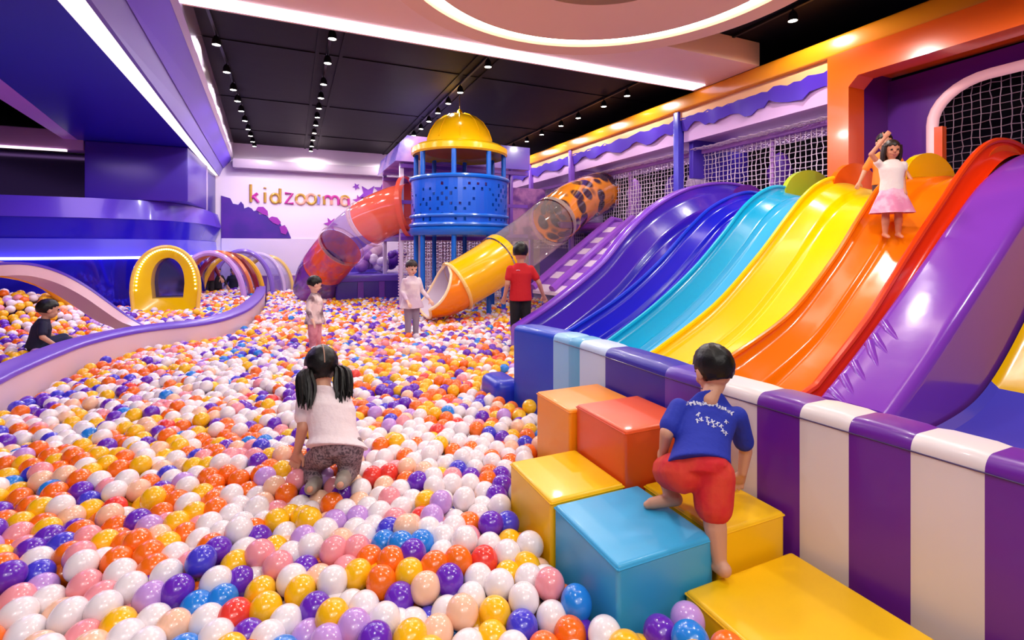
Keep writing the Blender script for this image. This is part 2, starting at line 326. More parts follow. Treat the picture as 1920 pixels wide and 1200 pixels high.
def smooth_path(P, n=6):
    out = []
    for i in range(len(P)-1):
        p0, p1, p2, p3 = P[max(i-1, 0)], P[i], P[i+1], P[min(i+2, len(P)-1)]
        for k in range(n):
            t = k/n; out.append(0.5*((2*p1)+(p2-p0)*t+(2*p0-5*p1+4*p2-p3)*t*t+(3*p1-p0-3*p2+p3)*t**3))
    out.append(P[-1].copy()); return out
DP = smooth_path(DIV, 5)
def div_x(y):
    for a, b in zip(DP[:-1], DP[1:]):
        if a.y <= y <= b.y: return a.x+(b.x-a.x)*(y-a.y)/max(1e-6, b.y-a.y)
    return DP[0].x if y < DP[0].y else DP[-1].x
dw = thing('pit_divider', 'low curved white divider with purple top between the two ball pits', 'divider', (DP[0].x, DP[0].y, 0))
def sweep(mb, P, sec, mi=0):
    rings = []
    for i, p in enumerate(P):
        t = (P[min(i+1, len(P)-1)]-P[max(i-1, 0)]); t.z = 0; t.normalize(); nrm = V(-t.y, t.x, 0)   # left of travel
        rings.append([(p.x+nrm.x*a, p.y+nrm.y*a, z) for a, z in sec])
    mb.loft(rings, mi); return mb
sweep(MB(), DP, [(0, 0), (0, 0.47), (0.16, 0.47), (0.16, 0)]).build('wall_panel', mat('divider_white', (226, 196, 210), rough=0.4), dw, angle=30)
sweep(MB(), DP, [(-0.015, 0.46), (-0.015, 0.485), (0.0, 0.5), (0.17, 0.52), (0.185, 0.50), (0.185, 0.46)]).build('top_cap', mat('divider_purple', (104, 66, 190), rough=0.3), dw, angle=50)

WF = [V(1.50, 3.34, 0), V(1.60, 2.92, 0), V(1.63, 2.5, 0), V(1.635, 1.84, 0), V(1.69, 1.25, 0), V(1.745, 0.70, 0), V(1.80, 0.0, 0), V(1.85, -0.7, 0)]
def wall_x(y):
    for a, b in zip(WF[:-1], WF[1:]):
        if b.y <= y <= a.y: return a.x+(b.x-a.x)*(y-a.y)/(b.y-a.y)
    return WF[-1].x if y < 0 else WF[0].x
BLOCKS = [('yellow', (1.155, 0.5, 0), (1.655, 1.225, 0.30)), ('sky', (0.905, 1.24, 0), (1.295, 1.64, 0.43)), ('yellow', (1.322, 1.25, 0), (1.655, 1.635, 0.43)),
          ('yellow', (0.895, 1.648, 0), (1.235, 2.03, 0.44)), ('red', (1.245, 1.655, 0), (1.61, 2.04, 0.65)), ('orange', (1.215, 2.05, 0), (1.61, 2.40, 0.62))]
SKIP_DISC = [(2.79, 8.61, 0.30)]
LEVEL = 0.30; BR = 0.05
# scoop of the yellow tube lies here
TA = at(868, 545, d=7.3)
def blocked(x, y, r=BR):
    for _, a, c in BLOCKS:
        if a[0]-r < x < c[0]+r and a[1]-r < y < c[1]+r: return True
    if y < 3.45 and x > wall_x(y)-r: return True
    if y < 3.45 and False: return True
    return False
def in_main(x, y):
    if x < div_x(y)+0.06: return False
    if blocked(x, y): return False
    if y > 3.45 and y < 4.60 and x > 2.95: return False
    if 4.60 <= y < 5.12 and x > 2.40: return False
    if y >= 5.12 and x > 4.9: return False
    if y > 14.5: return False
    return True
COLS = [('white', (238, 228, 232)), ('yellow', (250, 190, 20)), ('orange', (245, 112, 22)), ('purple', (104, 40, 186)), ('blue', (36, 130, 225)), ('pink', (240, 150, 160)), ('peach', (246, 196, 165)), ('red', (232, 62, 52)), ('indigo', (70, 62, 205)), ('lilac', (196, 150, 222))]
BM_ = [mat('ball_'+n, c, rough=0.2, coat=0.35) for n, c in COLS]
def ball_col(x, y):
    w = np.array([0.38, 0.14, 0.12, 0.11, 0.035, 0.07, 0.07, 0.022, 0.04, 0.04])
    if y < 1.5: w *= np.array([0.9, 1.7, 1.5, 1.3, 1.9, 0.7, 0.5, 1.2, 1.2, 0.6])
    a = math.sin(x*2.3+y*1.1)+math.sin(x*1.1-y*1.9+2); c = math.sin(x*3.1+1.3*y+1)+math.sin(2.2*y-x*1.7)
    if a > 0.7: w[[1, 2]] *= 2.6
    if a < -0.8: w[0] *= 2.4
    if c > 1.0: w[[3, 8, 4]] *= 2.6
    if c < -1.1: w[[5, 6]] *= 2.2
    if y > 2.2 and y < 5 and x > 0.4: w[[1, 2]] *= 1.9
    if y > 5.5: w *= np.array([1.05, 1.6, 1.2, 1.25, 0.6, 0.9, 1.2, 0.7, 0.8, 1.6])
    if y > 1.2 and y < 3.5 and x < -0.2: w[[5, 6, 2]] *= 1.7
    return int(RNG.choice(len(w), p=w/w.sum()))
def pack(x0, x1, y0, y1, inside, lev, seed, amp=0.016):
    rg = np.random.default_rng(seed); out = []
    sp = 0.094; ry = sp*0.87
    for L, (dz, ox, oy) in enumerate(((0, 0, 0), (-0.066, sp/2, ry*0.35))):
        for j, y in enumerate(np.arange(y0, y1, ry)):
            for x in np.arange(x0, x1, sp):
                px = x+(sp/2 if j % 2 else 0)+ox+rg.uniform(-.016, .016); py = y+oy+rg.uniform(-.016, .016)
                if not inside(px, py): continue
                lv = lev(px, py) if callable(lev) else lev
                pz = lv-BR+dz+rg.normal(0, amp)+0.018*math.sin(px*5.3+py*3.1)*math.sin(py*4.7-px*2)
                out.append((px, py, pz, L))
    return out
main = pack(-3.4, 4.95, -0.75, 14.5, in_main, lambda x, y: LEVEL+0.05*math.exp(-((x-1.03)/0.22)**2-((y-1.0)/0.3)**2), 3)
def visible(x, y, z):
    r = V(x, y, z)-CP; d = r.dot(FW)
    if d < 0.3: return None
    u = 960+FPX*r.dot(RT)/d; v = HOR-FPX*(z-CAMZ)/d
    return u, v, d
cand = []; rest = []
for q in main:
    uv = visible(*q[:3])
    if uv is None: rest.append(q); continue
    if q[3] == 0 and -45 < uv[0] < 1965 and uv[1] < 1240: cand.append((uv[2], uv[0], uv[1], q))
    else: rest.append(q)
cand.sort(key=lambda k: k[0])
near, far_ = cand[:300], cand[300:]
rest += [k[3] for k in far_]
def ico(sub):
    bm = bmesh.new(); bmesh.ops.create_icosphere(bm, subdivisions=sub, radius=BR)
    bm.verts.index_update(); v = np.array([q.co[:] for q in bm.verts]); f = np.array([[q.index for q in g.verts] for g in bm.faces]); bm.free(); return v, f
def mass(name, balls, sub_of, label, cat):
    vs = []; fs = []; mi = []; off = 0; T = {k: ico(k) for k in (2, 3)}
    for q in balls:
        tv, tf = T[sub_of(q)]; vs.append(tv+np.array(q[:3])); fs.append(tf+off); mi += [ball_col(q[0], q[1])]*len(tf); off += len(tv)
    vs = np.concatenate(vs); fs = np.concatenate(fs)
    me = bpy.data.meshes.new(name); me.vertices.add(len(vs)); me.vertices.foreach_set('co', vs.ravel().astype(np.float32))
    me.loops.add(fs.size); me.loops.foreach_set('vertex_index', fs.ravel().astype(np.int32))
    me.polygons.add(len(fs)); me.polygons.foreach_set('loop_start', np.arange(0, fs.size, 3, dtype=np.int32))
    for m in BM_: me.materials.append(m)
    me.polygons.foreach_set('material_index', np.array(mi, dtype=np.int32)); me.polygons.foreach_set('use_smooth', np.ones(len(fs), bool))
    me.update(calc_edges=True); o = link(name, me); return tag(o, label, cat, kind='stuff')
mass('pit_balls', rest, lambda q: 3 if (q[1] < 4.2) else 2, 'the rest of the mixed coloured plastic balls filling the main pit', 'balls')
BMESH = []
for k, (n, c) in enumerate(COLS):
    bm = bmesh.new(); bmesh.ops.create_icosphere(bm, subdivisions=4, radius=BR)
    for f in bm.faces: f.smooth = True
    me = bpy.data.meshes.new('pit_ball'); bm.to_mesh(me); bm.free(); me.materials.append(BM_[k]); BMESH.append(me)
ZN = [(0, 380, 'at the lower left edge'), (380, 700, 'left of the bottom middle'), (700, 960, 'at the bottom middle'), (960, 1400, 'in front of the blue step block')]
def zone(u, v):
    if v < 960: return 'around the kneeling girl' if 420 < u < 800 else ('further back on the left' if u <= 420 else 'beside the yellow step block')
    for a, b, n in ZN:
        if a <= u < b: return n
    return 'at the lower left edge' if u < 0 else 'in front of the blue step block'
cnt = {}
for d, u, v, q in near:
    k = ball_col(q[0], q[1]); z = zone(u, v); key = (k, z); cnt[key] = cnt.get(key, 0)+1
    o = link('pit_ball', BMESH[k]); o.location = q[:3]; o.rotation_euler = (RNG.uniform(0, 3), RNG.uniform(0, 3), 0); o.scale = (1, 1, RNG.uniform(1.0, 1.1))
    i = cnt[key]; od = ORD[i-1] if i <= len(ORD) else 'number %d' % i
    tag(o, '%s %s pit ball from the camera %s' % (od if i > 1 else 'closest', COLS[k][0], z), 'ball', 'plastic balls at the front of the main pit')
# second pit behind the divider
def in_left(x, y):
    if x > div_x(y)-0.24 or y > 10.55 or x < -5.4: return False
    return y > 0.6
def lev_left(x, y):
    return 0.40+0.42*math.exp(-(((x+3.6)/0.8)**2+((y-8.1)/0.7)**2))+0.25*math.exp(-(((x+2.9)/0.5)**2+((y-8.6)/0.6)**2))
left = [q for q in pack(-5.4, -0.3, 0.6, 10.6, in_left, lev_left, 5) if q[3] == 0]
def in_far(x, y): return y >= 10.2 and x < div_x(y)-0.24 and x > -2.4 and y < 14.5
mass('pit_balls', left, lambda q: 2, 'mixed coloured plastic balls in the small pit behind the divider', 'balls')
left2 = [q for q in pack(-2.4, -0.4, 10.8, 14.5, in_far, 0.40, 6) if q[3] == 0]
mass('pit_balls', left2, lambda q: 2, 'yellow and purple balls scattered around the hoop tunnel', 'balls')

# ================================================================== SOFT STEP BLOCKS
LB = ['wide yellow soft block lying lowest, in front of the other step blocks', 'sky blue soft step block with the child\'s left foot on it', 'yellow soft block under the climbing child\'s right hand, against the striped wall', 'yellow soft step block behind the blue one, beside the balls', 'red orange soft step block, tallest of all, left of the climbing child', 'orange soft step block furthest back behind the red one']
BCOL = {'yellow': (250, 194, 8), 'sky': (58, 168, 220), 'red': (226, 84, 24), 'orange': (244, 146, 18)}
for (cn, a, c), lab in zip(BLOCKS, LB):
    t = thing('soft_step_block', lab, 'step', ((a[0]+c[0])/2, (a[1]+c[1])/2, 0), 'soft step blocks up to the slides')
    MB().box(a, c, bev=0.016, seg=4).build('cushion', vinyl(cn, BCOL[cn]), t)
    e = 0.009; z = c[2]-0.013; q = [(a[0]-0.001+e*.2, a[1]-0.001+e*.2, z), (c[0]+0.001-e*.2, a[1]-0.001+e*.2, z), (c[0]+0.001-e*.2, c[1]+0.001-e*.2, z), (a[0]-0.001+e*.2, c[1]+0.001-e*.2, z)]
    mb = MB()
    for i in range(4): mb.tube([q[i], q[(i+1) % 4]], 0.0032, 6)
    mb.build('piping', vinyl(cn, BCOL[cn]), t)

# ================================================================== STRIPED PADDED WALL
WH = 0.83
us = [('end_blue', (20, 70, 200), 3.34, 2.92), ('pale blue', (138, 196, 236), 2.92, 2.74), ('steel blue', (92, 172, 214), 2.74, 2.62), ('ice', (190, 214, 240), 2.62, 2.36), ('deep blue', (40, 32, 158), 2.36, 1.87), ('violet', (92, 56, 176), 1.87, 1.66), ('white', (226, 214, 214), 1.66, 1.39)]
yb = [1.39]
for u in (1498, 1590, 1706, 1845):
    lo, hi = 0.2, 1.39
    for _ in range(40):
        m_ = (lo+hi)/2; r = V(wall_x(m_), m_, WH)-CP; uu = 960+FPX*r.dot(RT)/r.dot(FW)
        if uu > u: lo = m_
        else: hi = m_
    yb.append(lo)
yb += [0.36, 0.1, -0.25, -0.65]
for i in range(len(yb)-1): us.append(('purple', (102, 26, 150), yb[i], yb[i+1]) if i % 2 == 0 else ('white', (226, 214, 214), yb[i], yb[i+1]))
pw = thing('padded_wall', 'striped padded wall with rounded top in front of the slides', 'padded wall', (1.7, 1.3, 0))
for nm, c, ya, yb_ in us:
    n = 5; rings = []
    th = 0.20
    for k in range(n+1):
        y = ya+(yb_-ya)*k/n
        ins = 0.004 if k in (0, n) else 0.0
        x = wall_x(y); r = 0.045; sec = [(x+ins, 0.0)]
        for a in range(7): sec.append((x+ins+r-r*math.cos(a*PI/12), WH-ins-r+r*math.sin(a*PI/12)))
        for a in range(7): sec.append((x+th-ins-r+r*math.sin(a*PI/12), WH-ins-r+r*math.cos(a*PI/12)))
        sec.append((x+th-ins, 0.0)); rings.append([(px, y, pz) for px, pz in sec])
    o = MB().loft(rings).build('panel', vinyl('w_'+nm.replace(' ', '_'), c), pw, angle=50); o['label'] = '%s padded panel' % nm.replace('end_', '')
# seam line along the front top crease
MB().tube([(wall_x(y)-0.001, y, WH-0.05) for y in np.arange(2.9, -0.6, -0.1)], 0.0025, 5).build('seam', vinyl('seam', (60, 30, 90)), pw)
tag(MB().box((1.38, 3.38, 0.0), (1.60, 3.75, 0.40), bev=0.08, seg=4).build('corner_pad', vinyl('cpad', (34, 52, 190))), 'blue corner pad at the far foot of the padded wall', 'pad')

# ================================================================== RAINBOW SLIDES
def rim(pts, y):
    return [at(u, v, y=y) for u, v in pts]
RIMS = [
 (4.90, [(972, 615), (1050, 562), (1130, 495), (1180, 435), (1230, 388), (1290, 355), (1350, 344), (1400, 350), (1430, 368)]),
 (4.42, [(1075, 615), (1165, 555), (1235, 492), (1290, 430), (1335, 388), (1385, 364), (1420, 362), (1450, 375)]),
 (4.00, [(1140, 640), (1225, 575), (1300, 505), (1355, 440), (1395, 388), (1430, 359), (1460, 350), (1488, 358), (1510, 374)]),
 (3.47, [(1230, 658), (1340, 572), (1420, 482), (1480, 402), (1515, 360), (1545, 339), (1575, 333), (1603, 340), (1625, 358)]),
 (2.77, [(1370, 670), (1480, 590), (1560, 490), (1615, 402), (1650, 350), (1685, 326), (1720, 320), (1760, 330), (1790, 350)]),
 (2.26, [(1528, 725), (1625, 600), (1700, 480), (1765, 380), (1810, 312), (1845, 274), (1878, 263), (1912, 274), (1940, 300)]),
]
def resample(P, n=60):
    P = smooth_path(P, 8); L = [0]
    for a, b in zip(P[:-1], P[1:]): L.append(L[-1]+(b-a).length)
    out = []
    for i in range(n):
        s = L[-1]*i/(n-1); k = 0
        while k < len(L)-2 and L[k+1] < s: k += 1
        t = (s-L[k])/max(1e-9, L[k+1]-L[k]); out.append(P[k].lerp(P[k+1], t))
    return out
CUR = [resample(rim(p, y)) for y, p in RIMS]
LAND_X = 3.0
def finish(c):        # run each rim down into the landing and level it out
    a = c[0]; return [V(a.x-0.55, a.y, 0.32), V(a.x-0.25, a.y, max(0.36, a.z-0.10))] + c
CUR = [[c[0]+V(-.02, 0, -.01), c[0]+V(-.01, 0, -.005)]+c if i == 0 else finish(c) for i, c in enumerate(CUR)]
LC = [('indigo and blue slide lane nearest the purple far edge', (64, 34, 178), (40, 22, 175)), ('deep blue slide lane left of the cyan lane', (26, 30, 200), (16, 16, 190)),
      ('cyan slide lane between the blue and yellow lanes', (10, 166, 214), (62, 178, 226)), ('bright yellow slide lane between the cyan and orange lanes', (252, 206, 0), (250, 214, 0)),
      ('orange slide lane with a child standing on it', (246, 120, 6), (238, 122, 8))]
RIMC = [(118, 62, 190), (26, 60, 214), (20, 180, 220), (252, 210, 10), (246, 124, 10), (238, 66, 14)]
def profile(t):
    # 0 at both rims; a sloping band, a soft ridge line, then the trough
    if t < 0.05: return 0.35*(t/0.05)
    if t < 0.34: return 0.35+0.35*((t-0.05)/0.29)
    if t < 0.44: x = (t-0.34)/0.10; return 0.70+0.30*(x*x*(3-2*x))
    if t < 0.93: return 1.0
    x = (t-0.93)/0.07; return 1.0-x*x*(3-2*x)
TS = [0, .02, .05, .1, .2, .28, .33, .35, .37, .40, .43, .47, .55, .65, .75, .85, .92, .94, .96, .98, 1.0]
for i, (lab, c1, c2) in enumerate(LC):
    A, B = CUR[i], CUR[i+1]; n = len(A); rings = []
    e = thing('slide_lane', lab, 'slide', (A[0].x, (A[0].y+B[0].y)/2, 0), 'rainbow slide lanes')
    for k in range(n):
        a, b_ = A[k], B[k]; dep = 0.20 if k > 1 else 0.10*k
        if i == 0: dep *= 1.5
        rings.append([a.lerp(b_, t)+V(0, 0, -dep*profile(t)) for t in TS])
    mb = MB(); mi = 0
    mb.loft(rings, 0, closed=False, caps=False)
    nb = len(TS)-1
    for q in range(len(mb.f)): mb.m[q] = 0 if TS[q % nb] < 0.36 else 1
    # skirt under the lane
    mb.loft([[r[0]-V(0, -.0, 0.03), V(r[0].x, r[0].y, 0.02)] for r in rings], 0, closed=False, caps=False)
    mb.build('chute', [gloss('l%da' % i, c1), gloss('l%db' % i, c2)], e, angle=50)
    MB().tube([q+V(0, 0, 0.0) for q in A[1:]], 0.022, 8).build('rim', gloss('rim%d' % i, RIMC[i]), e)
    # rounded crest at the top of the rim
    y = A[-1].y; px, R, W2 = 5.72, (0.27, 0.20, 0.34, 0.34, 0.33)[i], (0.34, 0.22, 0.46, 0.42, 0.46)[i]
    cc = [(106, 30, 150), (84, 60, 170), (176, 196, 50), (250, 104, 10), (248, 206, 0)][i]
    poly = [(px-W2, 1.7)]+[(px+W2*math.cos(PI-PI*k/16), 2.0+R*math.sin(PI-PI*k/16)) for k in range(17)]+[(px+W2, 1.7)]
    MB().prism(poly, (0, y-0.03, 0), (1, 0, 0), (0, 0, 1), (0, 0.06, 0)).build('crest_panel', gloss('crest%d' % i, cc), e, angle=30)
# purple bolsters on both sides: thick cushions
def bolster(name, label, c, y0, y1, m, lift, parent_loc, side_m=None):
    e = thing(name, label, 'bolster', parent_loc)
    rings = []
    for q in c:
        h = q.z+lift; r = 0.07; zb = max(0.0, q.z-1.2)
        sec = [(y1, zb)]
        for a in range(6): sec.append((y1-r+r*math.cos(a*PI/10), h-r+r*math.sin(a*PI/10)))
        for a in range(6): sec.append((y0+r-r*math.sin(a*PI/10), h-r+r*math.cos(a*PI/10)))
        sec.append((y0, zb)); rings.append([(q.x, y, z) for y, z in sec])
    MB().loft(rings).build('cushion', m, e, angle=45); return e
farc = CUR[0]
bolster('slide_bolster', 'purple side bolster along the far edge of the blue slide', farc[2:], 4.90, 5.10, gloss('bol1', (124, 62, 196)), 0.02, (farc[0].x, 5.0, 0))
nb_ = resample([at(u, v, y=2.18) for u, v in ((1530, 738), (1590, 665), (1650, 585), (1720, 490), (1780, 405), (1830, 340), (1880, 300), (1930, 285), (1990, 290))])
e = bolster('slide_bolster', 'large glossy purple bolster on the near side of the red slide rim', nb_, 1.72, 2.17, gloss('bol2', (128, 58, 180)), 0.0, (nb_[0].x, 1.95, 0))
# creased vinyl folds at the bolster's foot
mb = MB()
rgf = random.Random(2)
for k in range(6):
    q = nb_[1+k*2+rgf.choice((0, 1))]; q2 = nb_[max(0, k*2-rgf.choice((0, 1, 1)))]; mb.tube([V(q.x+0.05, 2.165, q.z-0.05), V(q.x+.01, 2.11, q.z-0.022), q2.lerp(q, .6)+V(0, -.13, -.026), q2+V(-.02, -.25, -.035)], [0.02, 0.040, 0.034, 0.012], 10)
mb.build('fold', gloss('bol2', (128, 58, 180)), e)
# red lane beside the bolster
A = CUR[5]; e = thing('slide_lane', 'narrow red orange slide lane beside the purple bolster', 'slide', (A[0].x, 2.2, 0), 'rainbow slide lanes')
rings = [[q+V(0, -0.12*t, -(0.0, 0.10, 0.13, 0.14, 0.15)[k]) for k, t in enumerate((0, 0.25, 0.5, 0.75, 1.0))] for q in A]
MB().loft(rings, 0, False, False).build('chute', gloss('red', (236, 48, 8)), e)
MB().tube(A[1:], 0.026, 8).build('rim', gloss('rim5', RIMC[5]), e)
poly = [(5.45, 1.7)]+[(5.85+0.40*math.cos(PI-PI*k/16), 2.02+0.30*math.sin(PI-PI*k/16)) for k in range(17)]+[(6.25, 1.7)]
MB().prism(poly, (0, 2.23, 0), (1, 0, 0), (0, 0, 1), (0, 0.06, 0)).build('crest_panel', gloss('crest5', (246, 84, 10)), e, angle=30)
# next slide at the right edge
e = thing('slide_lane', 'yellow slide with blue run out mat at the right edge of the photo', 'slide', (4.2, 1.2, 0), 'rainbow slide lanes')
cR = resample([V(3.0, 1.2, 0.24), V(3.6, 1.2, 0.27), V(4.15, 1.2, 0.42), V(4.7, 1.2, 0.85), V(5.2, 1.2, 1.4), V(5.6, 1.2, 1.8), V(6.0, 1.2, 1.93)])
rr = [[(q.x, 1.70, q.z+0.04), (q.x, 1.66, q.z), (q.x, 0.75, q.z), (q.x, 0.71, q.z+0.10)] for q in cR]
kk = next(i for i, q in enumerate(cR) if q.x > 4.22)
MB().loft(rr[kk:], 0, False, False).build('chute', gloss('l_y2', (250, 190, 8)), e)
MB().loft(rr[:kk+1], 0, False, False).build('run_out', gloss('l_b2', (78, 74, 200)), e)
tag(MB().box((2.07, -0.7, 0), (4.6, 4.75, 0.22), bev=0.02).build('landing_mat', vinyl('mat', (70, 64, 170))), 'blue landing mat at the foot of the slides behind the striped wall', 'mat')

# ================================================================== DECK, PORTAL, BEAM, NETS
purple = plain('deck_purple', (96, 42, 160), 0.35); lilac = plain('deck_lilac', (178, 120, 205), 0.4)
tag(MB().box((6.0, -1.0, 1.75), (8.9, 14.0, 1.93), bev=0.02).build('play_deck', purple), 'purple upper deck behind the slide tops', 'deck')
por = mat('portal_orange', (242, 96, 18), rough=0.22, coat=0.4)
bt = thing('roof_beam', 'long golden orange beam running above the nets and slides', 'beam', (5.9, 6, 3.6))
MB().box((5.78, -1.0, 3.64), (6.05, 13.6, 3.87), bev=0.03, seg=3).build('beam_face', mat('beam_gold', (240, 146, 20), rough=0.25, coat=0.4), bt)
MB().box((5.84, 3.8, 3.50), (6.0, 13.6, 3.64)).build('underside_strip', mat('beam_peach', (250, 190, 130), rough=0.35), bt)
ft = thing('slide_portal', 'orange portal frame with purple niche behind the orange slide', 'portal', (5.8, 2.5, 1.9))
mb = MB(); mb.prism([(3.76, 1.9), (3.76, 3.62), (-1.0, 3.62), (-1.0, 3.31), (3.42, 3.31), (3.52, 3.21), (3.52, 1.9)], (5.70, 0, 0), (0, 1, 0), (0, 0, 1), (0.28, 0, 0)); mb.build('frame', por, ft, smooth=False)
MB().prism([(3.60, 1.9), (3.60, 3.5), (3.56, 3.5), (3.56, 1.9)], (5.98, 0, 0), (0, 1, 0), (0, 0, 1), (0.6, 0, 0)).build('side_panel', plain('niche', (98, 24, 140), 0.3), ft, smooth=False)
MB().box((5.98, -1, 3.44), (6.58, 3.56, 3.49)).build('niche_roof', por, ft, smooth=False)
# niche back wall with arched net window: wall built as a strip around the arch
def archpoly():
    o = [(3.12, 1.93), (3.12, 2.75)]
    for k in range(9): a = k*PI/16; o.append((2.62+0.5*math.cos(a), 2.75+0.42*math.sin(a)))
    o += [(-1.0, 3.17)]; return o
ap = archpoly(); outer = [(3.56, 1.93), (3.56, 2.75)]+[(3.56, 2.9+0.06*k) for k in range(9)]+[(-1.0, 3.46)]
mb = MB(); n = len(ap); vs = [(6.50, y, z) for y, z in ap]+[(6.50, y, z) for y, z in outer]+[(6.58, y, z) for y, z in ap]+[(6.58, y, z) for y, z in outer]
fs = []
for i in range(n-1): fs += [(i, i+1, n+i+1, n+i), (2*n+i, 2*n+i+1, 3*n+i+1, 3*n+i), (i, i+1, 2*n+i+1, 2*n+i)]
mb.add(vs, fs); mb.build('back_panel', plain('niche2', (92, 28, 150), 0.3), ft, smooth=False)
MB().tube([(6.46, y-0.03, z) for y, z in ap], 0.055, 10).build('arch_trim', mat('arch_trim', (255, 206, 216), rough=0.25, emit=0.25, ecol=(255, 200, 215)), ft)
MB().box((6.42, 2.98, 1.93), (6.5, 3.10, 2.72)).build('inner_post', por, ft, smooth=False)
def net_mesh(p0, ex, ey, nx, ny, r=0.006, sag=0.012, seed=0):
    rg = random.Random(seed); mb = MB(); p0, ex, ey = Vector(p0), Vector(ex), Vector(ey); nn = ex.cross(ey).normalized()
    J = [[p0+ex*(i/nx)+ey*(j/ny)+nn*rg.uniform(-sag, sag)+ex.normalized()*rg.uniform(-sag, sag)*0.6+ey.normalized()*rg.uniform(-sag, sag)*0.6 for j in range(ny+1)] for i in range(nx+1)]
    for i in range(nx+1): mb.tube(J[i], r, 3, caps=False)
    for j in range(ny+1): mb.tube([J[i][j] for i in range(nx+1)], r, 3, caps=False)
    return mb
netw = mat('net_white', (225, 205, 220), rough=0.7); netg = mat('net_grey', (150, 130, 150), rough=0.7)
def net(p0, ex, ey, nx, ny, label, m=netw, r=0.006, seed=0): return tag(net_mesh(p0, ex, ey, nx, ny, r, seed=seed).build('safety_net', m), label, 'net')
net((6.55, 3.1, 1.95), (0, -4.1, 0), (0, 0, 1.22), 52, 16, 'grey net in the arched window behind the red slide crest', netg, 0.005, 1)
net((6.25, 6.25, 1.95), (0, -2.45, 0), (0, 0, 1.05), 32, 14, 'white square net between the blue post and the orange portal', netw, 0.007, 2)
net((6.25, 9.7, 1.40), (0, -3.3, 0), (0, 0, 1.55), 40, 20, 'white square net left of the blue post above the purple ramp', netw, 0.008, 3)
net((6.25, 12.6, 1.40), (0, -2.7, 0), (0, 0, 1.55), 30, 18, 'white net panel behind the yellow tube slide', netw, 0.009, 4)
net((6.0, 6.25, 3.02), (0, -2.45, 0), (1.2, 0, 0.05), 40, 20, 'white overhead net ceiling beside the orange portal', netw, 0.010, 5)
net((6.0, 9.7, 3.02), (0, -3.3, 0), (1.2, 0, 0.05), 46, 20, 'white overhead net ceiling left of the blue post', netw, 0.011, 6)
def post(x, y, z0, z1, label, m, w=0.06, g='posts of the play frame'): return tag(MB().box((x-w, y-w, z0), (x+w, y+w, z1), bev=0.012).build('frame_post', m), label, 'post', g)
pb = plain('post_blue', (74, 66, 200), 0.3); pv = plain('post_violet', (134, 82, 200), 0.3)
post(5.86, 6.36, 0, 3.84, 'blue post at the upper end of the purple bolster', pb)
post(5.86, 9.80, 0, 3.84, 'violet post beside the upper end of the spotted tube', pv, 0.055)
post(5.86, 11.9, 0, 3.84, 'violet post just right of the tower railing', pv, 0.05)
post(6.3, 8.2, 1.4, 3.05, 'lilac post in the middle of the net left of the blue post', lilac, 0.03)
post(6.3, 4.95, 1.93, 3.05, 'lilac post in the middle of the net beside the portal', lilac, 0.03)
post(5.4, 9.0, 0, 2.0, 'thin lilac pole at the foot of the purple ramp', lilac, 0.03)
for y0, y1, z, lab in ((3.8, 6.3, 3.0, 'lilac rail on top of the net beside the portal'), (6.4, 9.75, 3.0, 'lilac rail on top of the net left of the blue post'), (9.85, 12.6, 3.0, 'lilac rail over the net behind the spotted tube'), (6.4, 9.75, 1.40, 'purple rail under the net above the ramp')):
    tag(MB().box((6.20, y0, z-0.04), (6.30, y1, z+0.04), bev=0.015).build('net_rail', lilac if z > 2 else purple), lab, 'rail')
# purple drapes with ragged lower edge
def drape(y0, y1, seed, label):
    rg = random.Random(seed); n = 26; top = []; low = []
    for k in range(n+1):
        y = y0+(y1-y0)*k/n; low.append((y, 3.30+0.05*math.sin(k*0.9)+rg.uniform(-.03, .03)+0.05*(k/n))); top.append((y, 3.52+rg.uniform(-.025, .025)))
    mb = MB(); r = []
    for k in range(n+1):
        w = 0.015*math.sin(k*1.3); r.append([(5.86+w, low[k][0], low[k][1]), (5.83+w*.5, top[k][0], top[k][1]), (5.845+w*.5, top[k][0], top[k][1]), (5.875+w, low[k][0], low[k][1])])
    mb.loft(r); tag(mb.build('valance', plain('drape', (84, 48, 196), 0.4)), label, 'valance')
drape(3.80, 6.28, 1, 'violet ragged valance hanging from the beam beside the portal')
drape(6.44, 9.72, 2, 'violet ragged valance hanging from the beam left of the blue post')
drape(9.9, 13.4, 3, 'violet ragged valance under the far end of the beam')
for y0, y1, lab in ((3.8, 6.28, 'lilac ceiling panel behind the valance beside the portal'), (6.44, 9.72, 'lilac ceiling panel behind the valance left of the blue post'), (9.86, 13.4, 'lilac ceiling panel at the far end of the deck')):
    tag(MB().box((5.90, y0, 3.14), (5.96, y1, 3.46)).box((5.96, y0, 3.18), (7.4, y1, 3.24)).build('canopy_panel', mat('canopy_lilac', (214, 170, 222), rough=0.4)), lab, 'panel')
tag(MB().box((6.02, 6.2, 2.55), (7.3, 6.30, 3.2), bev=0.02).build('partition_panel', plain('part', (78, 52, 180), 0.3)), 'violet partition behind the blue post', 'panel')
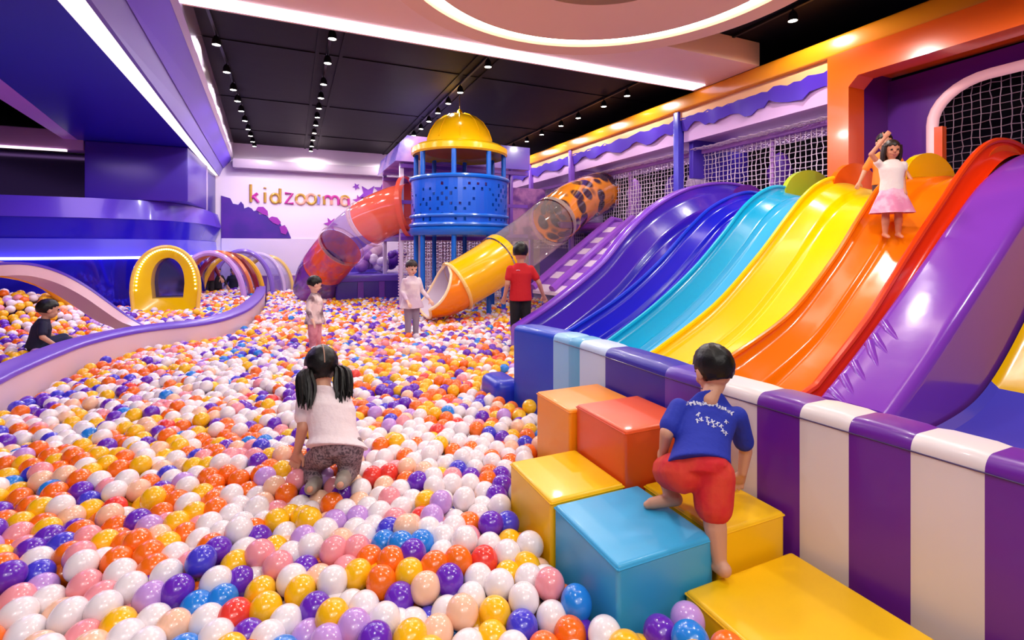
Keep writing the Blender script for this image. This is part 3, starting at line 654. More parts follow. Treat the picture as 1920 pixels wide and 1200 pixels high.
# soft shapes behind the nets
RS = random.Random(12); k = 0
sh = [(7.3, 5.6, .22, 'purple'), (7.6, 4.6, .2, 'orange'), (7.2, 7.3, .25, 'white'), (7.5, 8.3, .22, 'purple'), (7.1, 9.1, .2, 'lilac'), (7.0, 10.6, .25, 'white'), (7.4, 11.4, .2, 'purple'), (7.2, 12.3, .24, 'white')]
for x, y, r, c in sh:
    m = {'purple': purple, 'orange': por, 'white': plain('soft_white', (226, 206, 226)), 'lilac': lilac}[c]
    mb = MB().lathe((x, y, 1.93), [(0, 0), (r*.8, 0.02), (r, 0.25), (r*.7, 0.5), (r*.9, 0.72), (r*.5, 0.98), (0, 1.05)], 16)
    where = {5.6: 'behind the net beside the portal', 4.6: 'close behind the portal post', 7.3: 'just left of the blue post', 8.3: 'in the middle of the left net', 9.1: 'near the violet post', 10.6: 'behind the spotted tube top', 11.4: 'right of the tower railing', 12.3: 'at the far end of the deck'}[y]
    tag(mb.build('soft_totem', m), '%s soft lumpy figure %s' % (c, where), 'soft figure', 'soft figures behind the nets')
# lower level under the deck: net, bushes, ramp with stripes
net((5.95, 9.7, 0.3), (0, -3.1, 0), (0, 0, 1.05), 40, 14, 'white net under the deck behind the purple ramp', netw, 0.008, 9)
tag(MB().box((7.0, 5.2, 0.0), (7.1, 13.6, 1.7)).build('wall_under_deck', plain('under', (96, 60, 140), 0.5), smooth=False), 'purple shaded wall under the deck', 'wall', kind='structure')
rt = thing('stair_ramp', 'purple and white striped ramp with lilac rails left of the slides', 'ramp', (4.4, 8, 0))
R0, R1 = at(1035, 548, d=8.3), at(1185, 415, d=9.6)
dv = R1-R0; side = V(-dv.y, dv.x, 0).normalized()
for s_ in (-0.55, 0.0, 0.5):
    MB().tube([R0+side*s_+V(0, 0, .05), R0+dv*0.5+side*s_+V(0, 0, .07), R1+side*s_+V(0, 0, .06), R1+side*s_+V(dv.x*.12, dv.y*.12, .02)], 0.07, 8).build('rail', plain('rail%s' % (s_ > 0), (150, 82, 200) if s_ != 0 else (214, 186, 226), 0.3), rt)
for k in range(12):
    q = R0+dv*((k+0.5)/12); h = dv/24
    MB().prism([(-0.55, 0), (0.5, 0), (0.5, -0.05), (-0.55, -0.05)], q-h, side, UP, h*2).build('tread', (plain('tread_w', (226, 206, 226)), plain('tread_p', (150, 90, 196)))[k % 2], rt, smooth=False)
tag(MB().box((4.9, 8.6, 1.78), (6.1, 9.72, 1.93), bev=0.06, seg=3).build('bumper_pad', vinyl('bump', (150, 62, 180))), 'purple bumper pad at the top of the striped ramp', 'pad')

# ================================================================== TOWER
TC = (2.79, 8.61, 0); tb = plain('tower_blue', (12, 96, 200), 0.25)
tw = thing('play_tower', 'round blue tower with yellow dome roof in the middle of the hall', 'tower', TC)
mb = MB(); mb.lathe(TC, [(0.0, 1.62), (0.86, 1.62), (0.90, 1.68), (0.90, 1.74), (0.86, 1.78), (0, 1.78)], 48); mb.build('deck', tb, tw)
yel = gloss('dome_yellow', (248, 186, 8))
mb = MB(); mb.lathe(TC, [(0.02, 3.84), (0.14, 3.83), (0.30, 3.77), (0.44, 3.66), (0.54, 3.50), (0.60, 3.33), (0.62, 3.24), (0.80, 3.22), (0.87, 3.17), (0.87, 3.08), (0.84, 3.05), (0.80, 3.09), (0.62, 3.12), (0.56, 3.20)], 48)
mb.build('dome', yel, tw)
for k in range(10):
    a = 2*PI*k/10; MB().tube([(TC[0]+r*math.cos(a), TC[1]+r*math.sin(a), z) for r, z in ((0.14, 3.835), (0.30, 3.775), (0.44, 3.665), (0.545, 3.50), (0.605, 3.33))], 0.010, 6).build('dome_rib', yel, tw)
mb = MB(); mb.lathe(TC, [(0.0, 3.28), (0.5, 3.2), (0.62, 3.12)], 40); mb.build('dome_lining', mat('dome_in', (240, 130, 10), rough=0.4), tw)
MB().lathe(TC, [(0.05, 3.82), (0.05, 3.88), (0.03, 3.92), (0.0, 3.94)], 14).build('finial', yel, tw)
MB().tube([(TC[0], TC[1], 3.92), (TC[0], TC[1], 4.2)], 0.008, 6).build('hanging_cord', plain('cord', (120, 90, 30)), tw)
for k in range(8):
    a = 2*PI*k/8+0.35; x, y = TC[0]+0.80*math.cos(a), TC[1]+0.80*math.sin(a)
    MB().tube([(x, y, 0), (x, y, 3.12)], 0.042, 10).build('post', tb, tw)
# railing with cut-out dots
RZ0, RZ1, NA, NZ = 1.76, 2.60, 72, 10
vs = []; fs = []; rg = random.Random(5)
def cyl(a, z, r=0.87): return (TC[0]+r*math.cos(a), TC[1]+r*math.sin(a), z)
mb = MB()
for i in range(NA):
    for j in range(NZ):
        a0, a1 = 2*PI*i/NA, 2*PI*(i+1)/NA; z0 = RZ0+(RZ1-RZ0)*j/NZ; z1 = RZ0+(RZ1-RZ0)*(j+1)/NZ
        c4 = [cyl(a0, z0), cyl(a1, z0), cyl(a1, z1), cyl(a0, z1)]
        if 1 <= j < NZ-1 and (i+j) % 2 == 0 and rg.random() < 0.55:
            am, zm, wa, wz = (a0+a1)/2, (z0+z1)/2, (a1-a0)*0.28, (z1-z0)*rg.uniform(.2, .4)
            inn = [cyl(am-wa, zm-wz), cyl(am+wa, zm-wz), cyl(am+wa, zm+wz), cyl(am-wa, zm+wz)]
            mb.add(c4+inn, [(0, 1, 5, 4), (1, 2, 6, 5), (2, 3, 7, 6), (3, 0, 4, 7)])
        else: mb.add(c4, [(0, 1, 2, 3)])
mb.build('railing_panel', mat('rail_blue', (10, 86, 206), rough=0.25, coat=0.3), tw)
for z, r in ((2.61, 0.035), (1.80, 0.035), (1.95, 0.03)):
    MB().tube([cyl(2*PI*k/40, z, 0.88) for k in range(41)], r, 8).build('rail', mat('rail_blue2', (14, 104, 214), rough=0.25, coat=0.3), tw)
# ---- tube slide with yellow mouth
def clerp(P, n=30): return resample(P, n)
yt = thing('tube_slide', 'tube slide with yellow mouth and clear and spotted upper sections', 'slide', (TA.x, TA.y, 0.3))
tp = clerp([at(857, 536, d=7.7), at(913, 503, d=7.95), at(985, 455, d=8.5), at(1040, 412, d=9.2), at(1082, 380, d=10.0), at(1128, 362, d=10.8)], 40)
RR = 0.38; RL = [0.38+0.07*min(1.0, i/22) for i in range(40)]
def shell(path, r, m, name, parent, a0=0, a1=2*PI, th=0.0):
    rings = []; prev = None
    for i, p_ in enumerate(path):
        t = (path[min(i+1, len(path)-1)]-path[max(i-1, 0)]).normalized(); sd = t.cross(UP).normalized(); up = sd.cross(t).normalized()
        n = 36; rr_ = r[i] if isinstance(r, list) else r
        rings.append([p_+sd*(rr_*math.cos(a0+(a1-a0)*j/n))+up*(rr_*math.sin(a0+(a1-a0)*j/n)) for j in range(n+(0 if a1-a0 > 6.2 else 1))])
    mb = MB(); mb.loft(rings, 0, a1-a0 > 6.2, False); return mb.build(name, m, parent, angle=60)
shell(tp[0:8], RL[0:8], gloss('tube_yellow', (250, 186, 4)), 'yellow_section', yt)
shell(tp[0:8], [q-.015 for q in RL[0:8]], plain('tube_lining', (222, 206, 220), 0.35), 'lining', yt)
shell(tp[7:9], RL[8]+0.025, gloss('tube_yellow', (250, 186, 4)), 'collar', yt)
shell(tp[8:21], RL[8:21], clear('tube', (235, 215, 205), 0.30), 'clear_section', yt)
shell(tp[20:22], RL[21]+0.02, clear('collar', (250, 220, 200), 0.6), 'collar', yt)
shell(tp[21:40], RL[21:40], mat('tube_spotted', (60, 42, 52), rough=0.1, coat=0.5, alpha=0.92, mottled=(248, 146, 36), mscale=3.4, vor=True), 'spotted_section', yt)
# scoop: lower half, cut on the slant
sc = [tp[0]+(tp[0]-tp[4]).normalized()*0.0]
dr = (tp[0]-tp[4]).normalized()
rings_o = []; rings_i = []
t = -dr; sd = t.cross(UP).normalized(); up = sd.cross(t).normalized(); n = 32
for k in range(9):
    f_ = k/8; c_ = tp[0]+dr*(0.72*f_)+V(0, 0, 0.20*f_*f_); half = PI*(0.94-0.62*f_**0.55)
    rings_o.append([c_+sd*(RR*math.sin(-half+2*half*j/n))-up*(RR*math.cos(-half+2*half*j/n)) for j in range(n+1)])
    rings_i.append([c_+sd*((RR-.02)*math.sin(-half+2*half*j/n))-up*((RR-.02)*math.cos(-half+2*half*j/n)) for j in range(n+1)])
MB().loft(rings_o, 0, False, False).build('scoop', gloss('tube_orange', (248, 134, 10)), yt)
MB().loft(rings_i, 0, False, False).build('scoop_lining', plain('tube_lining', (222, 206, 220), 0.35), yt)
MB().tube([r[0] for r in rings_o]+[r for r in rings_o[-1]]+[r[-1] for r in rings_o[::-1]], 0.022, 8).build('lip', gloss('tube_lip', (250, 220, 170)), yt)
MB().tube([tp[0]+sd*(RR+.01)*math.cos(a)+up*(RR+.01)*math.sin(a) for a in np.linspace(0, 2*PI, 40)], 0.03, 8).build('collar', gloss('collar_cream', (250, 206, 120)), yt)
# ---- orange tube on the left
ot = thing('tube_slide', 'orange and clear tube slide curving down left of the blue tower', 'slide', at(580, 540, d=10.6))
op = clerp([at(770, 388, d=9.7), at(745, 393, d=9.75), at(700, 412, d=9.9), at(655, 446, d=10.1), at(620, 487, d=10.4), at(600, 515, d=10.7), at(592, 545, d=10.9)], 40)
RO = 0.47
shell(op[0:13], RO, mat('tube_coral', (236, 98, 72), rough=0.1, coat=0.5, alpha=0.9), 'coral_section', ot)
shell(op[0:2], RO+0.14, gloss('flange', (230, 90, 70)), 'flange', ot)
shell(op[12:14], RO+0.03, clear('c2', (240, 200, 190), 0.6), 'collar', ot)
shell(op[13:22], RO-0.01, clear('lil', (190, 160, 220), 0.42), 'clear_section', ot)
shell(op[21:23], RO+0.03, clear('c2', (240, 200, 190), 0.6), 'collar', ot)
shell(op[22:31], RO, mat('tube_orange2', (248, 96, 24), rough=0.1, coat=0.5, alpha=0.92, mottled=(190, 80, 130), mscale=2.5), 'orange_section', ot)
shell(op[30:40], RO, mat('tube_violet', (122, 50, 170), rough=0.1, coat=0.5, alpha=0.93, mottled=(80, 50, 120), mscale=3), 'violet_section', ot)
# ---- pink frame behind the tower, curtains, base
ff = thing('climbing_frame', 'white and lilac climbing frame with violet roof behind the blue tower', 'frame', (2.3, 10.5, 0))
wh = plain('frame_white', (222, 204, 232), 0.3)
for x, y in ((1.93, 9.6), (2.18, 9.3), (1.95, 11.6), (3.9, 11.6), (4.6, 10.4)): MB().box((x-.04, y-.04, 0), (x+.04, y+.04, 3.1), bev=0.01).build('post', wh if x < 2.3 else pv, ff)
MB().prism([(1.78, 3.05), (1.86, 3.05), (4.6, 3.05), (4.6, 3.52), (2.0, 3.55), (1.86, 3.40)], (0, 9.4, 0), (1, 0, 0), (0, 0, 1), (0, 2.2, 0)).build('roof', mat('roof_violet', (120, 96, 220), rough=0.2, coat=0.5, mottled=(190, 150, 230), mscale=1.5), ff, smooth=False)
for z in (1.62, 2.25, 2.95):
    MB().box((1.9, 9.5, z), (4.6, 9.58, z+0.07)).build('rail', pv, ff, smooth=False); MB().box((1.9, 11.5, z), (4.6, 11.6, z+0.07)).build('rail', lilac, ff, smooth=False)
MB().box((1.9, 9.5, 1.55), (4.6, 11.6, 1.62)).build('deck', purple, ff, smooth=False)
MB().box((1.9, 11.55, 1.62), (6.1, 11.62, 2.95)).build('back_panel', mat('fr_back', (200, 130, 190), rough=0.5, mottled=(120, 60, 150), mscale=2.2), ff, smooth=False)
net((1.95, 9.55, 0.3), (2.65, 0, 0), (0, 0, 1.25), 34, 16, 'white net under the climbing frame deck behind the tower legs', netw, 0.010, 21)
def beads(x0, x1, y, z0, z1, label, seed, m):
    rg = random.Random(seed); mb = MB(); x = x0
    while x < x1:
        z = z1-rg.uniform(0, .06); yy = y+rg.uniform(-.02, .02)
        while z > z0: mb.ball((x, yy, z), 0.021, nu=5, nv=4); z -= 0.058
        x += 0.062
    o = mb.build('bead_curtain', m); return tag(o, label, 'curtain', kind='stuff')
beads(2.0, 3.0, 10.2, 0.4, 1.55, 'glittering white bead curtain under the tower', 1, mat('bead', (240, 205, 235), rough=0.15))
beads(3.0, 4.5, 10.4, 0.4, 1.55, 'violet bead curtain right of the tower legs', 2, mat('bead2', (176, 120, 200), rough=0.15))
bs = thing('tray_platform', 'indigo soft base with ball tray under the orange tube', 'base', (1.6, 11.5, 0))
MB().box((0.85, 11.2, 0), (2.55, 12.8, 0.72), bev=0.05, seg=3).build('cushion', vinyl('base_indigo', (60, 30, 150)), bs)
MB().box((0.85, 11.17, 0.66), (2.55, 12.8, 0.80), bev=0.03).build('top_edge', vinyl('base_top', (104, 70, 200)), bs)
for k, x in enumerate((1.3, 1.75, 2.2)): MB().box((x, 11.15, 0.05), (x+0.12, 11.2, 0.66)).build('stripe', vinyl('base_v', (110, 50, 170)), bs, smooth=False)
bush = plain('bush_pink', (226, 190, 215))
bl = [(1.1, 11.9, .22, 'white'), (1.5, 12.2, .30, 'lilac'), (1.9, 12.0, .26, 'white'), (2.3, 12.3, .3, 'purple'), (1.75, 12.5, .42, 'pink')]
for x, y, r, c in bl:
    mb = MB(); rg = random.Random(int(x*100))
    for k in range(9): mb.ball((x+rg.uniform(-r, r)*.6, y+rg.uniform(-r, r)*.4, 0.80+r*.5+rg.uniform(0, r)), r*rg.uniform(.35, .55), nu=10, nv=7)
    tag(mb.build('soft_bush', {'white': wh, 'lilac': lilac, 'purple': purple, 'pink': bush}[c]), '%s lumpy soft bush on the indigo base, %s' % (c, {1.1: 'at its left end', 1.5: 'second from its left end', 1.9: 'second from its right end', 2.3: 'at its right end', 1.75: 'tallest at the back'}[x]), 'soft bush', 'soft bushes on the indigo base')
# far striped wall
fw = thing('striped_barrier', 'far lilac and white striped barrier below the back wall', 'barrier', (-0.4, 14.6, 0))
xs = np.linspace(-0.95, 0.75, 11)
for k in range(10): MB().box((xs[k], 14.55, 0), (xs[k+1], 14.72, 0.66)).build('panel', (plain('bar_w', (222, 204, 232)), plain('bar_p', (140, 84, 200)))[k % 2], fw, smooth=False)
MB().box((-0.95, 14.53, 0.66), (0.75, 14.74, 0.70)).build('top_edge', wh, fw, smooth=False)

# ================================================================== LEFT PIT FURNITURE
# big purple arch standing on the divider
ar = thing('pit_arch', 'big purple and pink arch rising from the divider at the left edge', 'arch', (-1.8, 5.0, 0.4))
a0 = at(262, 606, z=0.5); pk = at(30, 491, d=5.0); a1 = V(-2.0, 3.0, 0.5)
pth = resample([at(275, 612, d=5.75), at(245, 594, d=5.72), at(205, 565, d=5.6), at(165, 536, d=5.45), at(120, 511, d=5.25), at(75, 496, d=5.0), at(30, 491, d=4.8), at(-30, 497, d=4.6), at(-110, 530, d=4.35), at(-200, 600, d=4.1), at(-280, 690, d=3.9)], 44)
ro = []; ri = []
for i, p_ in enumerate(pth):
    t = (pth[min(i+1, 43)]-pth[max(i-1, 0)]).normalized(); sd = V(t.y, -t.x, 0); sd = V(-0.93, 0.36, 0); up = t.cross(sd).normalized(); up = up if up.z > 0 else -up
    ro.append([p_+sd*.26, p_+sd*0.0, p_-up*.025, p_+sd*.26-up*.025]); ri.append([p_+sd*.005-up*.026, p_+sd*.255-up*.026, p_+sd*.255-up*.13, p_+sd*.005-up*.13])
MB().loft(ro).build('top_cap', mat('arch_purple', (96, 62, 190), rough=0.3), ar, angle=40)
MB().loft(ri).build('arch_band', mat('arch_pink', (222, 180, 190), rough=0.35), ar, angle=40)
# yellow arch mirror
def arch_pts(cx, zb, w, h, n=24):
    o = [(cx-w/2*0.92, zb)]
    for k in range(n+1):
        a = PI-PI*k/n; o.append((cx+w/2*math.cos(a)*(1 if abs(math.cos(a)) > .0 else 1), zb+h*0.35+h*0.65*(math.sin(a)**0.85)))
    o.append((cx+w/2*0.92, zb)); return o
YA = at(312, 590, z=0.32); yy = YA.y
ya = thing('lit_archway', 'yellow archway edged with small lights in front of the blue mirror wall', 'archway', (YA.x, yy, 0.3))
po, pi_ = arch_pts(YA.x, 0.30, 0.92, 1.12), arch_pts(YA.x, 0.58, 0.46, 0.66)
n = len(po); mb = MB(); vs = [(x, yy, z) for x, z in po]+[(x, yy+0.10, z) for x, z in pi_]+[(x-.05, yy+0.35, z) for x, z in po]+[(x, yy+0.35, z) for x, z in pi_]; fs = []
for i in range(n):
    j = (i+1) % n; fs += [(i, j, n+j, n+i), (i, j, 2*n+j, 2*n+i), (n+i, n+j, 3*n+j, 3*n+i), (2*n+i, 2*n+j, 3*n+j, 3*n+i)]
mb.add(vs, fs); mb.build('frame', gloss('arch_yellow', (236, 196, 0)), ya, angle=35)
MB().tube([(x, yy-.01, z) for x, z in po], 0.03, 8).build('edge_trim', mat('arch_edge', (240, 200, 80), rough=0.2, coat=.5), ya)
MB().prism(pi_, (0, yy+0.34, 0), (1, 0, 0), (0, 0, 1), (0, .01, 0)).build('mirror', mat('arch_mirror', (86, 84, 160), rough=0.08, metal=0.8), ya, smooth=False)
pm = arch_pts(YA.x, 0.38, 0.80, 1.0, 40); mb = MB()
for x, z in pm: mb.ball((x, yy-0.005, z), 0.014, nu=6, nv=5)
mb.build('light_bulb', mat('bulb', (240, 255, 170), emit=3, ecol=(235, 255, 180)), ya)['kind'] = 'stuff'
# golden inner arch behind the left child
ga = thing('gold_arch', 'gold arch over the ball mound behind the seated child', 'arch', (-3.4, 7.8, 0.3))
gp = resample([V(-4.5, 7.6, 0.3), V(-4.3, 7.7, 0.85), V(-3.85, 7.9, 1.13), V(-3.35, 8.1, 1.15), V(-2.9, 8.3, 0.95), V(-2.6, 8.5, 0.45)], 30)
MB().tube(gp, 0.10, 10).build('tube', gloss('gold_arch', (236, 170, 40)), ga)
# hoop tunnel
ht = thing('hoop_tunnel', 'tunnel of lilac, orange and yellow hoops beyond the yellow archway', 'tunnel', (-1.2, 12.8, 0.3))
hoops = [(-1.52, 11.5, .62, 1.05, (196, 150, 220)), (-1.44, 12.0, .64, 1.05, (226, 120, 60)), (-1.34, 12.6, .62, 1.02, (130, 28, 40)), (-1.25, 13.0, .62, .98, (236, 176, 40)), (-1.10, 13.5, .66, 1.08, (140, 110, 210)), (-0.82, 14.1, .62, 1.0, (206, 186, 226)), (-0.6, 14.5, .6, .92, (226, 190, 110))]
for cx, y, w, h, c in hoops:
    o = MB().tube([(cx+w*math.cos(PI-PI*k/24), y, 0.25+h*math.sin(PI-PI*k/24)) for k in range(25)], 0.055, 8).build('hoop', gloss('hoop%d' % int(y*10), c), ht)
for q0, q1, c in ((0, 1, (120, 80, 190)), (4, 5, (160, 140, 215)), (5, 6, (215, 200, 235))):
    A, B = hoops[q0], hoops[q1]
    MB().loft([[(h_[0]+h_[2]*math.cos(PI-PI*k/24), h_[1], 0.25+h_[3]*math.sin(PI-PI*k/24)) for k in range(25)] for h_ in (A, B)], 0, False, False).build('cover', clear('cov%d' % q0, c, 0.75), ht)

# ================================================================== PEOPLE
def remesh(mb, vox, smooth=4, name='body'):
    me = bpy.data.meshes.new('tmp'); me.from_pydata(mb.v, [], mb.f); o = bpy.data.objects.new('tmp', me); COL.objects.link(o)
    m = o.modifiers.new('r', 'REMESH'); m.mode = 'VOXEL'; m.voxel_size = vox; m.use_smooth_shade = True
    if smooth: s_ = o.modifiers.new('s', 'SMOOTH'); s_.iterations = smooth; s_.factor = 0.5
    dg = bpy.context.evaluated_depsgraph_get(); out = bpy.data.meshes.new_from_object(o.evaluated_get(dg)); out.name = name
    bpy.data.objects.remove(o); bpy.data.meshes.remove(me)
    out.polygons.foreach_set('use_smooth', np.ones(len(out.polygons), bool)); return out
def cap(mb, a, b_, r0, r1, n=12):
    a, b_ = Vector(a), Vector(b_); d = b_-a; L = d.length
    if L < 1e-6: mb.ball(a, r0); return
    t = d/L; pts = []; rs = []
    for k in range(4): an = PI/2*(1-k/4)*.98; pts.append(a-t*r0*math.sin(an)); rs.append(r0*math.cos(an)+1e-4)
    for k in range(5): pts.append(a+d*(k/4)); rs.append(r0+(r1-r0)*k/4)
    for k in range(1, 5): an = PI/2*(k/4)*.98; pts.append(b_+t*r1*math.sin(an)); rs.append(r1*math.cos(an)+1e-4)
    mb.tube(pts, rs, n)
def ell(mb, secs, side, n=16):
    """closed elliptical loft: secs = (center, half width, half depth, forward)"""
    rings = []
    for c, w, d, fw_ in secs: rings.append([Vector(c)+side*(w*math.cos(2*PI*j/n))+fw_*(d*math.sin(2*PI*j/n)) for j in range(n)])
    mb.loft(rings)
def hand(mb, w, d, pn, s, curl=0.5, side=1):
    """w wrist, d finger direction, pn palm normal"""
    d = d.normalized(); pn = (pn-d*pn.dot(d)).normalized(); a = d.cross(pn)*side
    k = w+d*0.042*s
    ell(mb, [(w, .015*s, .012*s, pn), (w+d*.015*s, .019*s, .012*s, pn), (k, .024*s, .011*s, pn), (k+d*.006*s, .020*s, .008*s, pn)], a, 12)
    for i, (o, L) in enumerate(((-.018, .034), (-.006, .040), (.006, .037), (.017, .029))):
        p0 = k+a*(o*s)-d*.004*s; p1 = p0+(d+pn*curl*.35+a*o*4).normalized()*L*.5*s; p2 = p1+(d+pn*curl*1.1+a*o*2).normalized()*L*.5*s
        cap(mb, p0, p1, .0062*s, .0056*s, 8); cap(mb, p1, p2, .0056*s, .0045*s, 8)
    t0 = w+d*.012*s-a*.015*s; t1 = t0+(d*.6-a*.8+pn*.3).normalized()*.024*s; t2 = t1+(d*.9-a*.3+pn*.4).normalized()*.020*s
    cap(mb, t0, t1, .0078*s, .0066*s, 8); cap(mb, t1, t2, .0066*s, .005*s, 8)
SK = mat('skin', (206, 150, 122), rough=0.5); SK2 = mat('skin_pale', (224, 176, 152), rough=0.5)
def person(label, J, s, c, near=False, cat='person'):
    """J joints (world); c clothing dict; s scale where 1 = 1.05 m tall child"""
    e = thing('person', label, cat, J['base'])
    vox = 0.0040 if near else 0.0065
    side = (J['shR']-J['shL']).normalized(); spine = (J['chest']-J['pel']).normalized(); fw_ = UP.cross(side); fw_ = side.cross(spine)*-1
    if fw_.dot(J['face']) < 0 and c.get('flip', True) and not c.get('nofix'): fw_ = -fw_
    hs = (J['hipR']-J['hipL']).normalized() if (J['hipR']-J['hipL']).length > 1e-3 else side
    mid = J['pel'].lerp(J['chest'], .5)
    fat = c.get('fat', 1.0)
    def torso(mb, k, lo=0.0, hi=1.0, hem=1.0):
        secs = [(J['pel']-spine*.045*s, .062*s*fat*k, .052*s*fat*k, fw_), (J['pel'], .086*s*fat*k*hem, .070*s*fat*k*hem, fw_), (mid, .082*s*fat*k, .066*s*fat*k, fw_), (J['chest'], .096*s*fat*k, .066*s*fat*k, fw_), (J['chest']+spine*.045*s, .088*s*k, .052*s*k, fw_), (J['neck']-spine*.012*s, .050*s*k, .036*s*k, fw_)]
        secs = secs[int(lo):]; ell(mb, secs, side)
    # body
    sk = c.get('skin', SK); mb = MB(); torso(mb, 0.86)
    hS = s*c.get('head', 0.95)
    H = J['head']; f = J['face'].normalized(); u = (J.get('up', UP)); u = (u-f*u.dot(f)).normalized(); r_ = f.cross(u)
    cap(mb, J['neck']-spine*.02*s, H-u*.05*s, .033*s, .036*s)
    mb.ball(H+u*.012*hS-f*.006*hS, (.072*hS, .087*hS, .088*hS), (r_, f, u), 20, 14)      # skull
    mb.ball(H-u*.045*hS+f*.022*hS, (.056*hS, .058*hS, .052*hS), (r_, f, u), 16, 10)      # jaw
    mb.ball(H-u*.016*hS+f*.088*hS, (.012*hS, .014*hS, .016*hS), (r_, f, u), 10, 8)       # nose
    for q in (-1, 1): mb.ball(H+r_*(q*.074*hS)-u*.014*hS-f*.004*hS, (.010*hS, .018*hS, .026*hS), (r_, f, u), 10, 8)
    for q in (-1, 1): mb.ball(H+r_*(q*.034*hS)-u*.034*hS+f*.058*hS, (.020*hS, .020*hS, .020*hS), (r_, f, u), 10, 8)
    for k in 'LR':
        sh, el, wr = J['sh'+k], J['el'+k], J['wr'+k]
        cap(mb, sh, el, .030*s, .025*s); cap(mb, el, wr, .025*s, .017*s)
        hd = J.get('hd'+k, (wr-el).normalized()); pn = J.get('pn'+k, -fw_ if True else fw_)
        if near or s*900/max(1, (J['base']-CP).length) > 100: hand(mb, wr, hd, pn, s*1.15, J.get('curl'+k, .6), 1 if k == 'L' else -1)
        else: hand(mb, wr, hd, pn, s*1.5, .5, 1 if k == 'L' else -1)
        hip, kn, an = J['hip'+k], J['kn'+k], J['an'+k]; toe = J['toe'+k]
        cap(mb, hip, kn, .052*s*fat, .038*s); cap(mb, kn, kn.lerp(an, .35), .036*s, .038*s); cap(mb, kn.lerp(an, .35), an, .038*s, .023*s)
        td = (toe-an); heel = an-V(td.x, td.y, 0).normalized()*.02*s
        cap(mb, heel+V(0, 0, -.008*s), toe, .025*s, .020*s); cap(mb, toe, toe+td.normalized()*.02*s, .02*s, .014*s)
    me = remesh(mb, vox, 3, 'body'); me.materials.append(sk); link('body', me, e)
    # face details
    for q in (-1, 1): MB().ball(H+r_*(q*.030*hS)+u*.004*hS+f*.077*hS, (.012*hS, .008*hS, .008*hS), (r_, f, u), 10, 8).build('eye', mat('eye', (20, 14, 12), rough=.2), e)
    MB().ball(H-u*.052*hS+f*.076*hS, (.018*hS, .007*hS, .006*hS), (r_, f, u), 10, 6).build('mouth', mat('lips', (178, 84, 78), rough=.4), e)
    # hair
    hc = c['hair']; hm = mat('hair_%s' % hc[0], hc[1], rough=.42, bump=.12, bscale=60, spec=.35); mb = MB()
    nu, nv = 40, 24; vs = []; idx = {}
    full = MB(); full.ball(H+u*.020*hS-f*.012*hS, (.080*hS, .096*hS, .092*hS), (r_, f, u), 40, 24)
    bmh = bmesh.new()
    bv = [bmh.verts.new(q) for q in full.v]
    for q in full.f: bmh.faces.new([bv[i] for i in q])
    kill = []
    lowz = c.get('hair_low', -.045)
    for v_ in bmh.verts:
        l = v_.co-H; lf, lu, lr = l.dot(f)/hS, l.dot(u)/hS, abs(l.dot(r_)/hS)
        lim = lowz if lf < -.01 else (0.0 if lf < .02 else .035+.02*math.sin(lr*60)*.5)
        if lu < lim and not (lf < .0 and lu > lowz): kill.append(v_)
    bmesh.ops.delete(bmh, geom=kill, context='VERTS'); bmesh.ops.solidify(bmh, geom=bmh.faces[:], thickness=.008*hS)
    rgh = random.Random(3)
    for v_ in bmh.verts: v_.co += (v_.co-H).normalized()*rgh.uniform(-.002, .003)*hS
    hme = bpy.data.meshes.new('hair'); bmh.to_mesh(hme); bmh.free()
    for p_ in hme.polygons: p_.use_smooth = True
    hme.materials.append(hm); ho = link('hair', hme, e)
    if c.get('style') == 'pigtails':
        MB().tube([H+u*.020*hS-f*.012*hS+u*(.0945*hS*math.cos(q))-f*(.0985*hS*math.sin(q)) for q in np.linspace(-.3, 1.75, 14)], .0026*hS, 6).build('parting', mat('scalp', (170, 130, 110)), ho)
        for q in (-1, 1):
            b0_ = H+r_*(q*.070*hS)-u*.012*hS-f*.050*hS; mbp = MB(); rg = random.Random(11+q)
            for k in range(22):
                an = rg.uniform(0, 2*PI); rad = rg.uniform(.004, .026)*hS; o_ = r_*math.cos(an)*rad-f*abs(math.sin(an))*rad*.8
                P0 = b0_+o_*.35; P1 = b0_+r_*(q*.018*hS)-u*.03*hS-f*.02*hS+o_*1.2; P2 = b0_+r_*(q*.016*hS)-u*.10*hS-f*.03*hS+o_*1.6; P3 = P2-u*rg.uniform(.04, .10)*hS+r_*rg.uniform(-.018, .018)*hS-f*.01*hS
                mbp.tube(resample([P0, P1, P2, P3], 9), [.010*hS, .012*hS, .012*hS, .012*hS, .011*hS, .010*hS, .008*hS, .005*hS, .002*hS], 6)
            mbp.build('pigtail', hm, e)
            tb_ = MB(); tb_.ball(b0_+r_*(q*.012*hS), .014*hS, nu=10, nv=8); tb_.ball(b0_+r_*(q*.012*hS)-f*.014*hS+u*.006*hS, .010*hS, nu=10, nv=8)
            tb_.build('hair_tie', mat('hair_tie', (240, 190, 215), rough=.3), e)
    if c.get('style') == 'long':
        mbp = MB(); rg = random.Random(4)
        for k in range(30):
            an = -PI/2+rg.uniform(-1.9, 1.9); o_ = r_*(math.cos(an)*.075*hS)+f*(math.sin(an)*.085*hS)
            P0 = H+u*.05*hS+o_; mbp.tube([P0, H-u*.03*hS+o_*1.12, H-u*.09*hS+o_*1.15, H-u*rg.uniform(.12, .16)*hS+o_*1.1], [.016*hS, .018*hS, .014*hS, .003*hS], 6)
        mbp.build('hair_lock', hm, e)
    # clothes
    def garment(name, mb, m, sm=5, v=None):
        me = remesh(mb, v or (0.005 if near else 0.008), sm, name); me.materials.append(m); return link(name, me, e)
